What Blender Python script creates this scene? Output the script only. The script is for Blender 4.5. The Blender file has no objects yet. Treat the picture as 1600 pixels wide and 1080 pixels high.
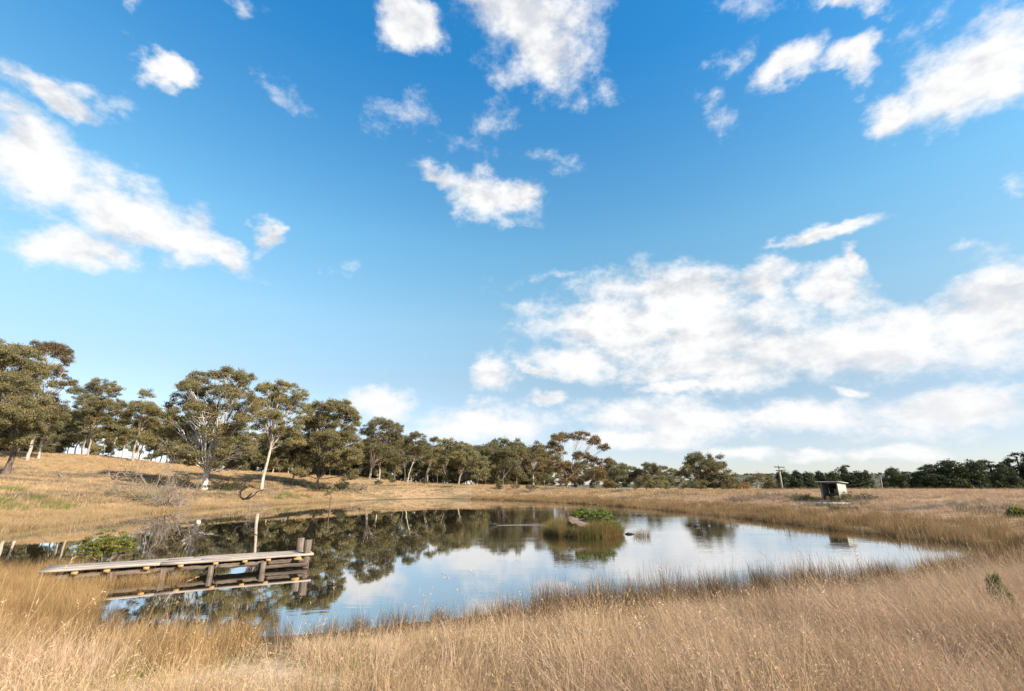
import bpy, math, random
import numpy as np
from mathutils import Vector, Matrix

random.seed(7)
RNG = np.random.default_rng(7)
scene = bpy.context.scene
COL = scene.collection

# ------------------------------------------------------------------ camera
EYE = 2.2                         # height of the lens above the water
FPX = 725.0                       # focal length for a 1600 px wide frame
PITCH = math.radians(17.02)
cam_d = bpy.data.cameras.new('camera')
cam_d.sensor_width = 36.0
cam_d.lens = 36.0 * FPX / 1600.0
cam_d.clip_start = 0.05
cam_d.clip_end = 20000
cam = bpy.data.objects.new('camera', cam_d)
COL.objects.link(cam)
cam.location = (0, 0, EYE)
cam.rotation_euler = (math.pi / 2 + PITCH, 0, 0)
scene.camera = cam
CP, SP = math.cos(PITCH), math.sin(PITCH)

def ray(px, py):
    a = (px - 800.0) / FPX
    b = (540.0 - py) / FPX
    return np.array([a, CP - b * SP, SP + b * CP])

def at_z(px, py, z=0.0):
    d = ray(px, py)
    t = (z - EYE) / d[2]
    return np.array([0, 0, EYE]) + d * t

def at_y(px, py, Y):
    d = ray(px, py)
    return np.array([0, 0, EYE]) + d * (Y / d[1])

def m_per_px(p):
    v = np.asarray(p) - np.array([0, 0, EYE])
    return (v[1] * CP + v[2] * SP) / FPX

# ------------------------------------------------------------------ light, exposure
SUN_DIR = Vector((0.82, -0.50, 0.0)).normalized()
SUN_EL = math.radians(30)
to_sun = Vector((SUN_DIR.x * math.cos(SUN_EL), SUN_DIR.y * math.cos(SUN_EL), math.sin(SUN_EL)))
sun_d = bpy.data.lights.new('sun', 'SUN')
sun_d.energy = 5.0
sun_d.angle = math.radians(0.5)
sun_d.color = (1.0, 0.90, 0.76)
sun = bpy.data.objects.new('sun', sun_d)
COL.objects.link(sun)
sun.rotation_euler = to_sun.to_track_quat('Z', 'Y').to_euler()
scene.view_settings.view_transform = 'Standard'
scene.view_settings.look = 'None'
scene.view_settings.exposure = 1.1
scene.view_settings.gamma = 1.0
scene.view_settings.use_curve_mapping = False
scene.render.engine = 'CYCLES'
scene.cycles.max_bounces = 6
scene.cycles.diffuse_bounces = 3
scene.cycles.glossy_bounces = 3
scene.cycles.transmission_bounces = 3
scene.cycles.transparent_max_bounces = 4
scene.cycles.caustics_reflective = False
scene.cycles.caustics_refractive = False

# ------------------------------------------------------------------ node helper
class NT:
    def __init__(self, tree):
        self.t = tree
    def n(self, kind, **kw):
        nd = self.t.nodes.new(kind)
        ins = kw.pop('ins', {})
        for k, v in kw.items():
            setattr(nd, k, v)
        for k, v in ins.items():
            if isinstance(v, bpy.types.NodeSocket):
                self.t.links.new(v, nd.inputs[k])
            else:
                nd.inputs[k].default_value = v
        return nd
    def math(self, op, a, b=None, c=None, clamp=False):
        ins = {0: a}
        if b is not None: ins[1] = b
        if c is not None: ins[2] = c
        return self.n('ShaderNodeMath', operation=op, use_clamp=clamp, ins=ins).outputs[0]
    def vmath(self, op, a, b=None, scale=None):
        ins = {0: a}
        if b is not None: ins[1] = b
        nd = self.n('ShaderNodeVectorMath', operation=op, ins=ins)
        if scale is not None:
            if isinstance(scale, bpy.types.NodeSocket): self.t.links.new(scale, nd.inputs['Scale'])
            else: nd.inputs['Scale'].default_value = scale
        return nd.outputs['Value'] if op in ('LENGTH', 'DISTANCE', 'DOT_PRODUCT') else nd.outputs[0]
    def noise(self, vec, scale, detail=3.0, rough=0.55, dim='3D', color=False):
        nd = self.n('ShaderNodeTexNoise', noise_dimensions=dim, ins={'Scale': scale, 'Detail': detail, 'Roughness': rough})
        if vec is not None: self.t.links.new(vec, nd.inputs['Vector'])
        return nd.outputs['Color' if color else 'Fac']
    def ramp(self, fac, stops):
        nd = self.n('ShaderNodeValToRGB', ins={'Fac': fac})
        cr = nd.color_ramp
        while len(cr.elements) < len(stops): cr.elements.new(0.5)
        for e, (p, c) in zip(cr.elements, stops):
            e.position = p
            e.color = (*c, 1) if len(c) == 3 else c
        return nd.outputs['Color']
    def mix(self, fac, a, b, blend='MIX'):
        nd = self.n('ShaderNodeMix', data_type='RGBA', blend_type=blend)
        for idx, v in ((0, fac), (6, a), (7, b)):
            if isinstance(v, bpy.types.NodeSocket): self.t.links.new(v, nd.inputs[idx])
            else: nd.inputs[idx].default_value = v if idx == 0 else ((*v, 1) if len(v) == 3 else v)
        return nd.outputs[2]
    def smooth(self, v, lo, hi, a=0.0, b=1.0):
        return self.n('ShaderNodeMapRange', interpolation_type='SMOOTHSTEP',
                      ins={0: v, 1: lo, 2: hi, 3: a, 4: b}).outputs[0]

# ------------------------------------------------------------------ sky
def to_azel(px, py):
    d = ray(px, py)
    return np.array([math.atan2(d[0], d[1]), math.atan2(d[2], math.hypot(d[0], d[1]))])

# clouds, each an ellipse on the sky: (x, y, half width, half height, turn in degrees)
CLOUDS = [
    (825, 30, 95, 66, 20), (850, 90, 72, 48, 10), (748, -8, 52, 30, 20), (640, 42, 44, 34, 25),
    (80, 152, 82, 26, 14), (128, 178, 52, 24, 20), (20, 232, 86, 48, 15), (95, 290, 120, 58, 18),
    (190, 330, 118, 52, 20), (130, 395, 82, 34, 10), (268, 372, 82, 36, 14), (345, 398, 52, 24, 18), (418, 368, 22, 22, 0),
    (250, 100, 40, 20, 28),
    (1500, 120, 112, 58, -26), (1560, 90, 100, 60, -28), (1400, 175, 58, 38, -30), (1222, 105, 50, 26, -30),
    (1318, 100, 40, 30, 10), (1305, 4, 52, 24, 0),
    (760, 308, 72, 30, 22), (690, 274, 50, 20, 12), (790, 318, 44, 30, -10),
    (1290, 366, 92, 15, -16), (1330, 352, 50, 16, -10),
    (960, 505, 118, 62, -8), (1100, 520, 150, 60, -2), (1080, 460, 130, 40, 4), (1250, 540, 160, 50, 0), (1400, 530, 150, 54, -6), (1560, 490, 140, 70, -14),
    (1300, 450, 56, 36, 10), (1340, 420, 36, 24, 30), (1190, 450, 50, 34, -20), (905, 560, 80, 34, 0), (1100, 575, 170, 34, 0),
    (772, 586, 36, 24, 0), (836, 576, 24, 18, 0), (852, 627, 36, 11, 0), (1080, 608, 100, 13, 0),
    (755, 664, 96, 26, 2), (585, 634, 54, 24, 8), (1060, 660, 160, 32, 0), (1240, 655, 160, 27, 0), (1490, 644, 160, 30, -5), (1330, 612, 30, 10, 0),
    (1160, 710, 54, 11, 0), (1390, 712, 70, 13, 0), (1270, 716, 50, 10, 0), (1000, 690, 110, 13, 0),
]
WISPS = [
    (755, 195, 52, 48, 20), (865, 240, 40, 30, 20), (630, 185, 56, 28, 0), (948, 125, 30, 34, 0), (215, 14, 24, 20, 0),
    (385, 12, 34, 22, 20), (430, 133, 44, 20, 25), (1430, 40, 60, 28, -35), (1150, 92, 46, 20, -20), (1135, 180, 30, 36, 30),
    (1120, 145, 40, 20, 0), (1410, 215, 70, 20, -15), (540, 436, 30, 14, -25), (880, 430, 80, 16, -8), (1580, 310, 36, 14, 5),
    (1500, 432, 30, 12, 0), (1400, 590, 120, 12, 0), (180, 165, 30, 24, 0), (1180, 20, 44, 30, 0), (1540, 380, 50, 12, -10), (700, 650, 40, 10, 0),
]

world = bpy.data.worlds.new('World')
scene.world = world
world.use_nodes = True
wt = world.node_tree
wt.nodes.clear()
W = NT(wt)
tc = W.n('ShaderNodeTexCoord').outputs['Generated']
sky = W.n('ShaderNodeTexSky', sky_type='NISHITA', sun_disc=False)
sky.sun_elevation = SUN_EL
sky.sun_rotation = math.atan2(SUN_DIR.x, SUN_DIR.y)
sky.altitude = 600
sky.air_density = 1.0
sky.dust_density = 0.6
sky.ozone_density = 3.0
sep = W.n('ShaderNodeSeparateXYZ', ins={0: tc})
sx, sy, sz = sep.outputs
az = W.math('ARCTAN2', sx, sy)
el = W.math('ARCSINE', sz)
P0 = W.n('ShaderNodeCombineXYZ', ins={0: az, 1: el, 2: 0.0}).outputs[0]
# noise is taken on the unit sphere, squashed so that clouds lie flat
nv = W.n('ShaderNodeCombineXYZ', ins={0: sx, 1: sy, 2: W.math('MULTIPLY', sz, 1.5)}).outputs[0]
wn = W.noise(nv, 7.0, 5.0, 0.6, color=True)
warp = W.vmath('SCALE', W.vmath('SUBTRACT', wn, (0.5, 0.5, 0.5)), scale=0.21)
fl = W.n('ShaderNodeVectorMath', operation='MULTIPLY', ins={0: warp, 1: (1.0, 0.62, 0.0)}).outputs[0]
# the warp fades with elevation, as clouds near the horizon are farther away
P = W.vmath('ADD', P0, W.vmath('SCALE', fl, scale=W.smooth(el, 0.0, 0.35, 0.45, 1.0)))

def blob_chain(blobs, extra=()):
    d = None
    items = []
    for (px, py, rx, ry, rot) in blobs:
        c = to_azel(px, py)
        J = np.column_stack([(to_azel(px + 2, py) - c) / 2, (to_azel(px, py + 2) - c) / 2])
        t = math.radians(rot)
        E = J @ np.array([[math.cos(t), -math.sin(t)], [math.sin(t), math.cos(t)]]) @ np.diag([rx, ry])
        U, S, _ = np.linalg.svd(E)
        items.append((c, S, math.atan2(U[1, 0], U[0, 0])))
    items += list(extra)
    for c, S, ang in items:
        Pk = P if d is None else W.n('ShaderNodeVectorMath', operation='MULTIPLY_ADD', ins={0: d, 1: (1e-6, 0, 0), 2: P}).outputs[0]
        mp = W.n('ShaderNodeMapping', vector_type='TEXTURE', ins={'Vector': Pk, 'Location': (c[0], c[1], 0),
                 'Rotation': (0, 0, ang), 'Scale': (S[0] * 1.14, S[1] * 1.14, 1)}).outputs[0]
        ln = W.vmath('LENGTH', mp)
        d = ln if d is None else W.math('SMOOTH_MIN', d, ln, 0.25)
    return d

extra = []
rr = random.Random(3)
for k in range(16):                      # the same broken cumulus goes on all round
    a = rr.uniform(math.radians(62), math.radians(298))
    if a > math.pi: a -= 2 * math.pi
    e = rr.uniform(0.12, 0.75)
    s = rr.uniform(0.08, 0.2)
    extra.append((np.array([a, e]), np.array([s * 1.6, s * 0.55]), rr.uniform(-0.2, 0.2)))
dc = blob_chain(CLOUDS, extra)
dw = blob_chain(WISPS)
fb = W.noise(nv, 13.0, 8.0, 0.64)
fbc = W.math('SUBTRACT', fb, 0.5)
thick = W.math('ADD', W.math('MULTIPLY', W.math('SUBTRACT', 1.0, dc), 1.25), W.math('MULTIPLY', fbc, 2.5))
dens = W.smooth(thick, -0.30, 0.85)
wis = W.math('ADD', W.math('SUBTRACT', 1.0, dw), W.math('MULTIPLY', fbc, 4.6))
densw = W.smooth(wis, 0.1, 1.9, 0.0, 0.8)
density = W.math('MAXIMUM', dens, densw)
# soft grey bellies where the cloud is thick, from a noise sampled towards the light
nv2 = W.vmath('ADD', nv, (0.05, -0.02, 0.06))
lo = W.noise(nv, 6.5, 4.0, 0.55)
hi = W.noise(nv2, 6.5, 4.0, 0.55)
hi2 = W.noise(W.vmath('ADD', nv, (0.018, -0.008, 0.024)), 13.0, 7.0, 0.64)
rel = W.math('ADD', W.math('MULTIPLY', W.math('SUBTRACT', hi, lo), 2.6), W.math('MULTIPLY', W.math('SUBTRACT', hi2, fb), 2.2))
belly = W.math('MULTIPLY', W.smooth(W.math('ADD', rel, W.math('MULTIPLY', thick, 0.35)), 0.0, 0.95), W.smooth(el, 0.02, 0.4, 0.35, 1.0))
ccol = W.mix(belly, (9.4, 9.4, 9.4), (6.5, 6.8, 7.3))
# clean dry air over farmland: the blue is deeper and clearer than the model's own
air = W.ramp(W.math('MAXIMUM', sz, 0.0), [(0.0, (0.51, 0.48, 0.54)), (0.08, (0.59, 0.51, 0.505)), (0.21, (0.70, 0.63, 0.51)), (0.33, (0.82, 0.86, 0.68)),
                         (0.48, (0.66, 0.98, 0.85)), (0.75, (0.18, 0.80, 1.0)), (1.0, (0.14, 0.76, 1.0))])
skyc = W.vmath('SCALE', W.mix(1.0, sky.outputs[0], air, 'MULTIPLY'), scale=2.95)
full = W.mix(density, skyc, ccol)
bg = W.n('ShaderNodeBackground', ins={'Color': full, 'Strength': 0.05})
wo = W.n('ShaderNodeOutputWorld', ins={'Surface': bg.outputs[0]})
world.cycles.sampling_method = 'MANUAL'
world.cycles.sample_map_resolution = 1024

# ------------------------------------------------------------------ materials
def new_mat(name):
    m = bpy.data.materials.new(name)
    m.use_nodes = True
    m.node_tree.nodes.clear()
    N = NT(m.node_tree)
    out = N.n('ShaderNodeOutputMaterial')
    return m, N, out

def principled(N, out, color, rough=0.8, spec=0.3, normal=None, metal=0.0):
    ins = {'Base Color': color if isinstance(color, bpy.types.NodeSocket) else (*color, 1), 'Roughness': rough,
           'Specular IOR Level': spec, 'Metallic': metal}
    if normal is not None: ins['Normal'] = normal
    p = N.n('ShaderNodeBsdfPrincipled', ins=ins)
    N.t.links.new(p.outputs[0], out.inputs['Surface'])
    return p

def leaf_mat(name, c1, c2, c3, trans=0.42, var=0.3):
    """leaves: colour by sprig (the 'tint' attribute), by tree, with light passing through the blade"""
    m, N, out = new_mat(name)
    tint = N.n('ShaderNodeAttribute', attribute_name='tint').outputs['Fac']
    oi = N.n('ShaderNodeObjectInfo').outputs['Random']
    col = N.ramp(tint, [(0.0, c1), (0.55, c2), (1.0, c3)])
    col = N.mix(1.0, col, N.ramp(oi, [(0.0, (1 - var,) * 3), (1.0, (1 + var * 0.4, 1 + var * 0.3, 1.0))]), 'MULTIPLY')
    df = N.n('ShaderNodeBsdfDiffuse', ins={'Color': col, 'Roughness': 0.5})
    tr = N.n('ShaderNodeBsdfTranslucent', ins={'Color': col})
    gl = N.n('ShaderNodeBsdfGlossy', ins={'Color': (0.9, 0.9, 0.9, 1), 'Roughness': 0.45})
    s = N.n('ShaderNodeMixShader', ins={0: trans, 1: df.outputs[0], 2: tr.outputs[0]})
    s = N.n('ShaderNodeMixShader', ins={0: 0.02, 1: s.outputs[0], 2: gl.outputs[0]})
    N.t.links.new(s.outputs[0], out.inputs['Surface'])
    return m

def bark_mat(name, c1, c2, c3, scale=1.0):
    m, N, out = new_mat(name)
    pos = N.n('ShaderNodeTexCoord').outputs['Object']
    st = N.n('ShaderNodeVectorMath', operation='MULTIPLY', ins={0: pos, 1: (3.0 * scale, 3.0 * scale, 0.7 * scale)}).outputs[0]
    f = N.noise(st, 2.0, 5.0, 0.6)
    col = N.ramp(f, [(0.3, c1), (0.5, c2), (0.68, c3)])
    bp = N.n('ShaderNodeBump', ins={'Strength': 0.6, 'Distance': 0.03, 'Height': N.noise(st, 6.0, 4.0, 0.6)})
    principled(N, out, col, 0.85, 0.2, bp.outputs[0])
    return m

M = {}
M['gum_leaf'] = leaf_mat('gum_leaf', (0.15, 0.14, 0.06), (0.25, 0.215, 0.092), (0.34, 0.26, 0.115))
M['gum_leaf_grey'] = leaf_mat('gum_leaf_grey', (0.12, 0.12, 0.06), (0.20, 0.18, 0.084), (0.27, 0.21, 0.10))
M['gum_leaf_bronze'] = leaf_mat('gum_leaf_bronze', (0.13, 0.105, 0.045), (0.22, 0.15, 0.06), (0.30, 0.18, 0.07))
M['gum_leaf_far'] = leaf_mat('gum_leaf_far', (0.13, 0.13, 0.06), (0.215, 0.195, 0.088), (0.30, 0.235, 0.108), var=0.4)
M['pine_leaf'] = leaf_mat('pine_leaf', (0.05, 0.07, 0.034), (0.08, 0.10, 0.044), (0.135, 0.14, 0.058), trans=0.12, var=0.4)
M['bright_leaf'] = leaf_mat('bright_leaf', (0.12, 0.14, 0.03), (0.23, 0.23, 0.045), (0.38, 0.34, 0.07))
M['weed_leaf'] = leaf_mat('weed_leaf', (0.11, 0.155, 0.03), (0.22, 0.275, 0.045), (0.33, 0.36, 0.075))
M['orange_leaf'] = leaf_mat('orange_leaf', (0.28, 0.13, 0.03), (0.42, 0.20, 0.04), (0.5, 0.3, 0.06))
M['dark_shrub_leaf'] = leaf_mat('dark_shrub_leaf', (0.05, 0.058, 0.026), (0.085, 0.085, 0.036), (0.14, 0.11, 0.05))
M['pale_bark'] = bark_mat('pale_bark', (0.18, 0.14, 0.11), (0.40, 0.34, 0.28), (0.54, 0.47, 0.40))
M['white_bark'] = bark_mat('white_bark', (0.34, 0.29, 0.25), (0.58, 0.53, 0.47), (0.68, 0.63, 0.57))
M['grey_bark'] = bark_mat('grey_bark', (0.16, 0.13, 0.10), (0.30, 0.25, 0.20), (0.42, 0.36, 0.29))
M['dark_bark'] = bark_mat('dark_bark', (0.055, 0.042, 0.034), (0.12, 0.09, 0.07), (0.20, 0.16, 0.125))
M['dead_twig'] = bark_mat('dead_twig', (0.17, 0.125, 0.095), (0.27, 0.21, 0.165), (0.36, 0.29, 0.235), 3)
M['black_branch'] = bark_mat('black_branch', (0.015, 0.012, 0.011), (0.03, 0.024, 0.022), (0.06, 0.05, 0.045), 3)

def grass_mat(name, stops, trans=0.28, patch=0.5, patch_col=(1, 1, 1), var=0.3, seed=0.0, scale=0.6):
    m, N, out = new_mat(name)
    geo = N.n('ShaderNodeNewGeometry').outputs['Position']
    oi = N.n('ShaderNodeObjectInfo').outputs['Random']
    tint = N.n('ShaderNodeAttribute', attribute_name='tint').outputs['Fac']
    pn = N.noise(N.vmath('ADD', geo, (seed, seed * 2, 0)), scale, 4.0, 0.6)
    fac = N.math('ADD', N.math('MULTIPLY', tint, 0.45), N.math('MULTIPLY', oi, 0.2))
    fac = N.math('ADD', fac, N.math('MULTIPLY', N.smooth(pn, 0.3, 0.7), 0.35))
    col = N.ramp(fac, stops)
    df = N.n('ShaderNodeBsdfDiffuse', ins={'Color': col, 'Roughness': 0.4})
    tr = N.n('ShaderNodeBsdfTranslucent', ins={'Color': col})
    s = N.n('ShaderNodeMixShader', ins={0: trans, 1: df.outputs[0], 2: tr.outputs[0]})
    N.t.links.new(s.outputs[0], out.inputs['Surface'])
    return m

M['dry_grass'] = grass_mat('dry_grass', [(0.05, (0.16, 0.105, 0.052)), (0.30, (0.35, 0.23, 0.118)), (0.60, (0.52, 0.36, 0.20)), (0.95, (0.68, 0.53, 0.35))], scale=0.9)
M['pink_grass'] = grass_mat('pink_grass', [(0.05, (0.20, 0.13, 0.08)), (0.4, (0.50, 0.335, 0.21)), (0.95, (0.72, 0.54, 0.39))], seed=3.0, scale=0.6)
M['reed'] = grass_mat('reed', [(0.05, (0.07, 0.05, 0.024)), (0.4, (0.135, 0.086, 0.042)), (0.7, (0.20, 0.12, 0.058)), (1.0, (0.29, 0.19, 0.095))], seed=7.0, scale=0.35)
M['far_reed'] = grass_mat('far_reed', [(0.05, (0.15, 0.10, 0.05)), (0.4, (0.27, 0.175, 0.085)), (0.7, (0.36, 0.235, 0.12)), (1.0, (0.46, 0.33, 0.18))], seed=4.0, scale=0.2)
M['jetty_sedge'] = grass_mat('jetty_sedge', [(0.05, (0.17, 0.105, 0.045)), (0.4, (0.33, 0.205, 0.09)), (0.7, (0.45, 0.295, 0.14)), (1.0, (0.56, 0.41, 0.23))], seed=6.0, scale=0.7)
M['gold_sedge'] = grass_mat('gold_sedge', [(0.05, (0.21, 0.135, 0.065)), (0.4, (0.38, 0.26, 0.135)), (1.0, (0.52, 0.39, 0.235))], seed=9.0, scale=0.2)
M['island_reed'] = grass_mat('island_reed', [(0.05, (0.10, 0.12, 0.035)), (0.3, (0.19, 0.175, 0.058)), (0.6, (0.29, 0.19, 0.08)), (1.0, (0.44, 0.29, 0.15))], seed=5.0, scale=1.2)
M['green_weed'] = grass_mat('green_weed', [(0.05, (0.09, 0.11, 0.03)), (0.5, (0.17, 0.19, 0.05)), (1.0, (0.28, 0.25, 0.08))], seed=2.0, scale=0.2)
M['scrub'] = grass_mat('scrub', [(0.05, (0.10, 0.085, 0.06)), (0.5, (0.20, 0.165, 0.12)), (1.0, (0.30, 0.24, 0.18))], seed=2.5, scale=0.3)

# ground
def ground_mat():
    m, N, out = new_mat('ground')
    geo = N.n('ShaderNodeNewGeometry').outputs['Position']
    sd = N.n('ShaderNodeAttribute', attribute_name='shore').outputs['Fac']
    bare = N.n('ShaderNodeAttribute', attribute_name='bare').outputs['Fac']
    dark = N.n('ShaderNodeAttribute', attribute_name='dark').outputs['Fac']
    n1 = N.noise(geo, 0.12, 6.0, 0.6)
    n2 = N.noise(geo, 1.7, 6.0, 0.65)
    n3 = N.noise(geo, 14.0, 4.0, 0.6)
    straw = N.ramp(n2, [(0.3, (0.20, 0.125, 0.065)), (0.5, (0.36, 0.235, 0.125)), (0.7, (0.46, 0.315, 0.175))])
    olive = N.ramp(n2, [(0.3, (0.12, 0.09, 0.045)), (0.6, (0.24, 0.175, 0.085))])
    c = N.mix(N.smooth(n1, 0.48, 0.62), straw, olive)
    sand = N.ramp(n3, [(0.3, (0.42, 0.29, 0.18)), (0.7, (0.62, 0.46, 0.31))])
    c = N.mix(bare, c, sand)
    c = N.mix(dark, c, N.ramp(n3, [(0.3, (0.05, 0.034, 0.025)), (0.7, (0.15, 0.105, 0.08))]))
    mud = N.ramp(n3, [(0.3, (0.06, 0.042, 0.026)), (0.7, (0.14, 0.10, 0.06))])
    c = N.mix(N.smooth(sd, 0.1, 1.2, 1.0, 0.0), c, mud)
    h = N.math('ADD', N.math('MULTIPLY', n2, 0.5), N.math('MULTIPLY', n3, 0.25))
    bp = N.n('ShaderNodeBump', ins={'Strength': 0.8, 'Distance': 0.10, 'Height': h})
    principled(N, out, c, 0.95, 0.1, bp.outputs[0])
    return m
M['ground'] = ground_mat()

def simple_mat(name, c1, c2, scale=8.0, rough=0.8, spec=0.3, bump=0.01, metal=0.0, stretch=(1, 1, 1)):
    m, N, out = new_mat(name)
    pos = N.n('ShaderNodeTexCoord').outputs['Object']
    st = N.n('ShaderNodeVectorMath', operation='MULTIPLY', ins={0: pos, 1: stretch}).outputs[0]
    f = N.noise(st, scale, 5.0, 0.62)
    col = N.ramp(f, [(0.3, c1), (0.7, c2)])
    bp = N.n('ShaderNodeBump', ins={'Strength': 0.7, 'Distance': bump, 'Height': f})
    principled(N, out, col, rough, spec, bp.outputs[0], metal)
    return m

def timber_mat(name, c1, c2, c3, stretch, rand=0.25):
    m, N, out = new_mat(name)
    pos = N.n('ShaderNodeTexCoord').outputs['Object']
    oi = N.n('ShaderNodeObjectInfo').outputs['Random']
    off = N.n('ShaderNodeCombineXYZ', ins={0: N.math('MULTIPLY', oi, 37.0), 1: N.math('MULTIPLY', oi, 11.0), 2: 0.0}).outputs[0]
    st = N.n('ShaderNodeVectorMath', operation='MULTIPLY', ins={0: N.vmath('ADD', pos, off), 1: stretch}).outputs[0]
    g = N.noise(st, 1.0, 6.0, 0.65)
    b = N.noise(N.vmath('ADD', pos, off), 2.2, 4.0, 0.6)
    col = N.ramp(g, [(0.3, c1), (0.5, c2), (0.68, c3)])
    col = N.mix(1.0, col, N.ramp(b, [(0.25, (1 - rand,) * 3), (0.75, (1.0 + rand * 0.4,) * 3)]), 'MULTIPLY')
    col = N.mix(1.0, col, N.ramp(oi, [(0.0, (0.82, 0.80, 0.78)), (1.0, (1.08, 1.06, 1.03))]), 'MULTIPLY')
    bp = N.n('ShaderNodeBump', ins={'Strength': 0.9, 'Distance': 0.012, 'Height': g})
    principled(N, out, col, 0.88, 0.2, bp.outputs[0])
    return m
M['plank'] = timber_mat('plank', (0.19, 0.15, 0.12), (0.36, 0.30, 0.25), (0.48, 0.41, 0.35), (1.2, 34, 34))
M['log'] = timber_mat('log', (0.055, 0.04, 0.03), (0.13, 0.098, 0.075), (0.235, 0.185, 0.145), (1.5, 26, 26))
M['pile'] = timber_mat('pile', (0.07, 0.05, 0.038), (0.165, 0.125, 0.096), (0.29, 0.232, 0.185), (26, 26, 1.5))
M['cut_end'] = simple_mat('cut_end', (0.36, 0.19, 0.07), (0.50, 0.28, 0.11), 12)
M['pole_wood'] = timber_mat('pole_wood', (0.13, 0.11, 0.09), (0.30, 0.265, 0.225), (0.42, 0.38, 0.33), (9, 9, 0.7))
M['dark_timber'] = simple_mat('dark_timber', (0.045, 0.038, 0.033), (0.10, 0.085, 0.075), 6)
M['wire'] = simple_mat('wire', (0.05, 0.05, 0.05), (0.12, 0.12, 0.12), 4)
M['tin'] = simple_mat('tin', (0.23, 0.245, 0.205), (0.31, 0.325, 0.28), 1.6, 0.55, 0.4, 0.004)
M['tin_grey'] = simple_mat('tin_grey', (0.17, 0.19, 0.20), (0.30, 0.32, 0.33), 1.6, 0.55, 0.4, 0.004)
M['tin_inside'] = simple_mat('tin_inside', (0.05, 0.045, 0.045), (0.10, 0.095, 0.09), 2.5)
M['roof_tin'] = simple_mat('roof_tin', (0.58, 0.57, 0.54), (0.72, 0.71, 0.68), 2, 0.5, 0.4, 0.003)
M['concrete'] = simple_mat('concrete', (0.36, 0.33, 0.29), (0.48, 0.44, 0.39), 7)
M['track'] = simple_mat('track', (0.48, 0.37, 0.26), (0.64, 0.53, 0.40), 3, 0.95, 0.1, 0.03)
M['black_plastic'] = simple_mat('black_plastic', (0.012, 0.012, 0.014), (0.03, 0.03, 0.033), 8, 0.5)
M['orange_drum'] = simple_mat('orange_drum', (0.62, 0.25, 0.015), (0.75, 0.34, 0.03), 6, 0.5)
M['tan_box'] = simple_mat('tan_box', (0.42, 0.24, 0.11), (0.54, 0.33, 0.17), 6)
M['stone'] = simple_mat('stone', (0.14, 0.095, 0.068), (0.26, 0.185, 0.135), 5, 0.9, 0.15, 0.03)
M['duck'] = simple_mat('duck', (0.012, 0.012, 0.014), (0.035, 0.032, 0.03), 14, 0.6)
M['bill'] = simple_mat('bill', (0.14, 0.12, 0.10), (0.2, 0.17, 0.14), 20, 0.5)
M['hill'] = simple_mat('hill', (0.055, 0.065, 0.05), (0.16, 0.135, 0.10), 0.012, 0.95, 0.05, 2.0)
M['insulator'] = simple_mat('insulator', (0.5, 0.5, 0.5), (0.6, 0.6, 0.6), 8, 0.3)

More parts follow.
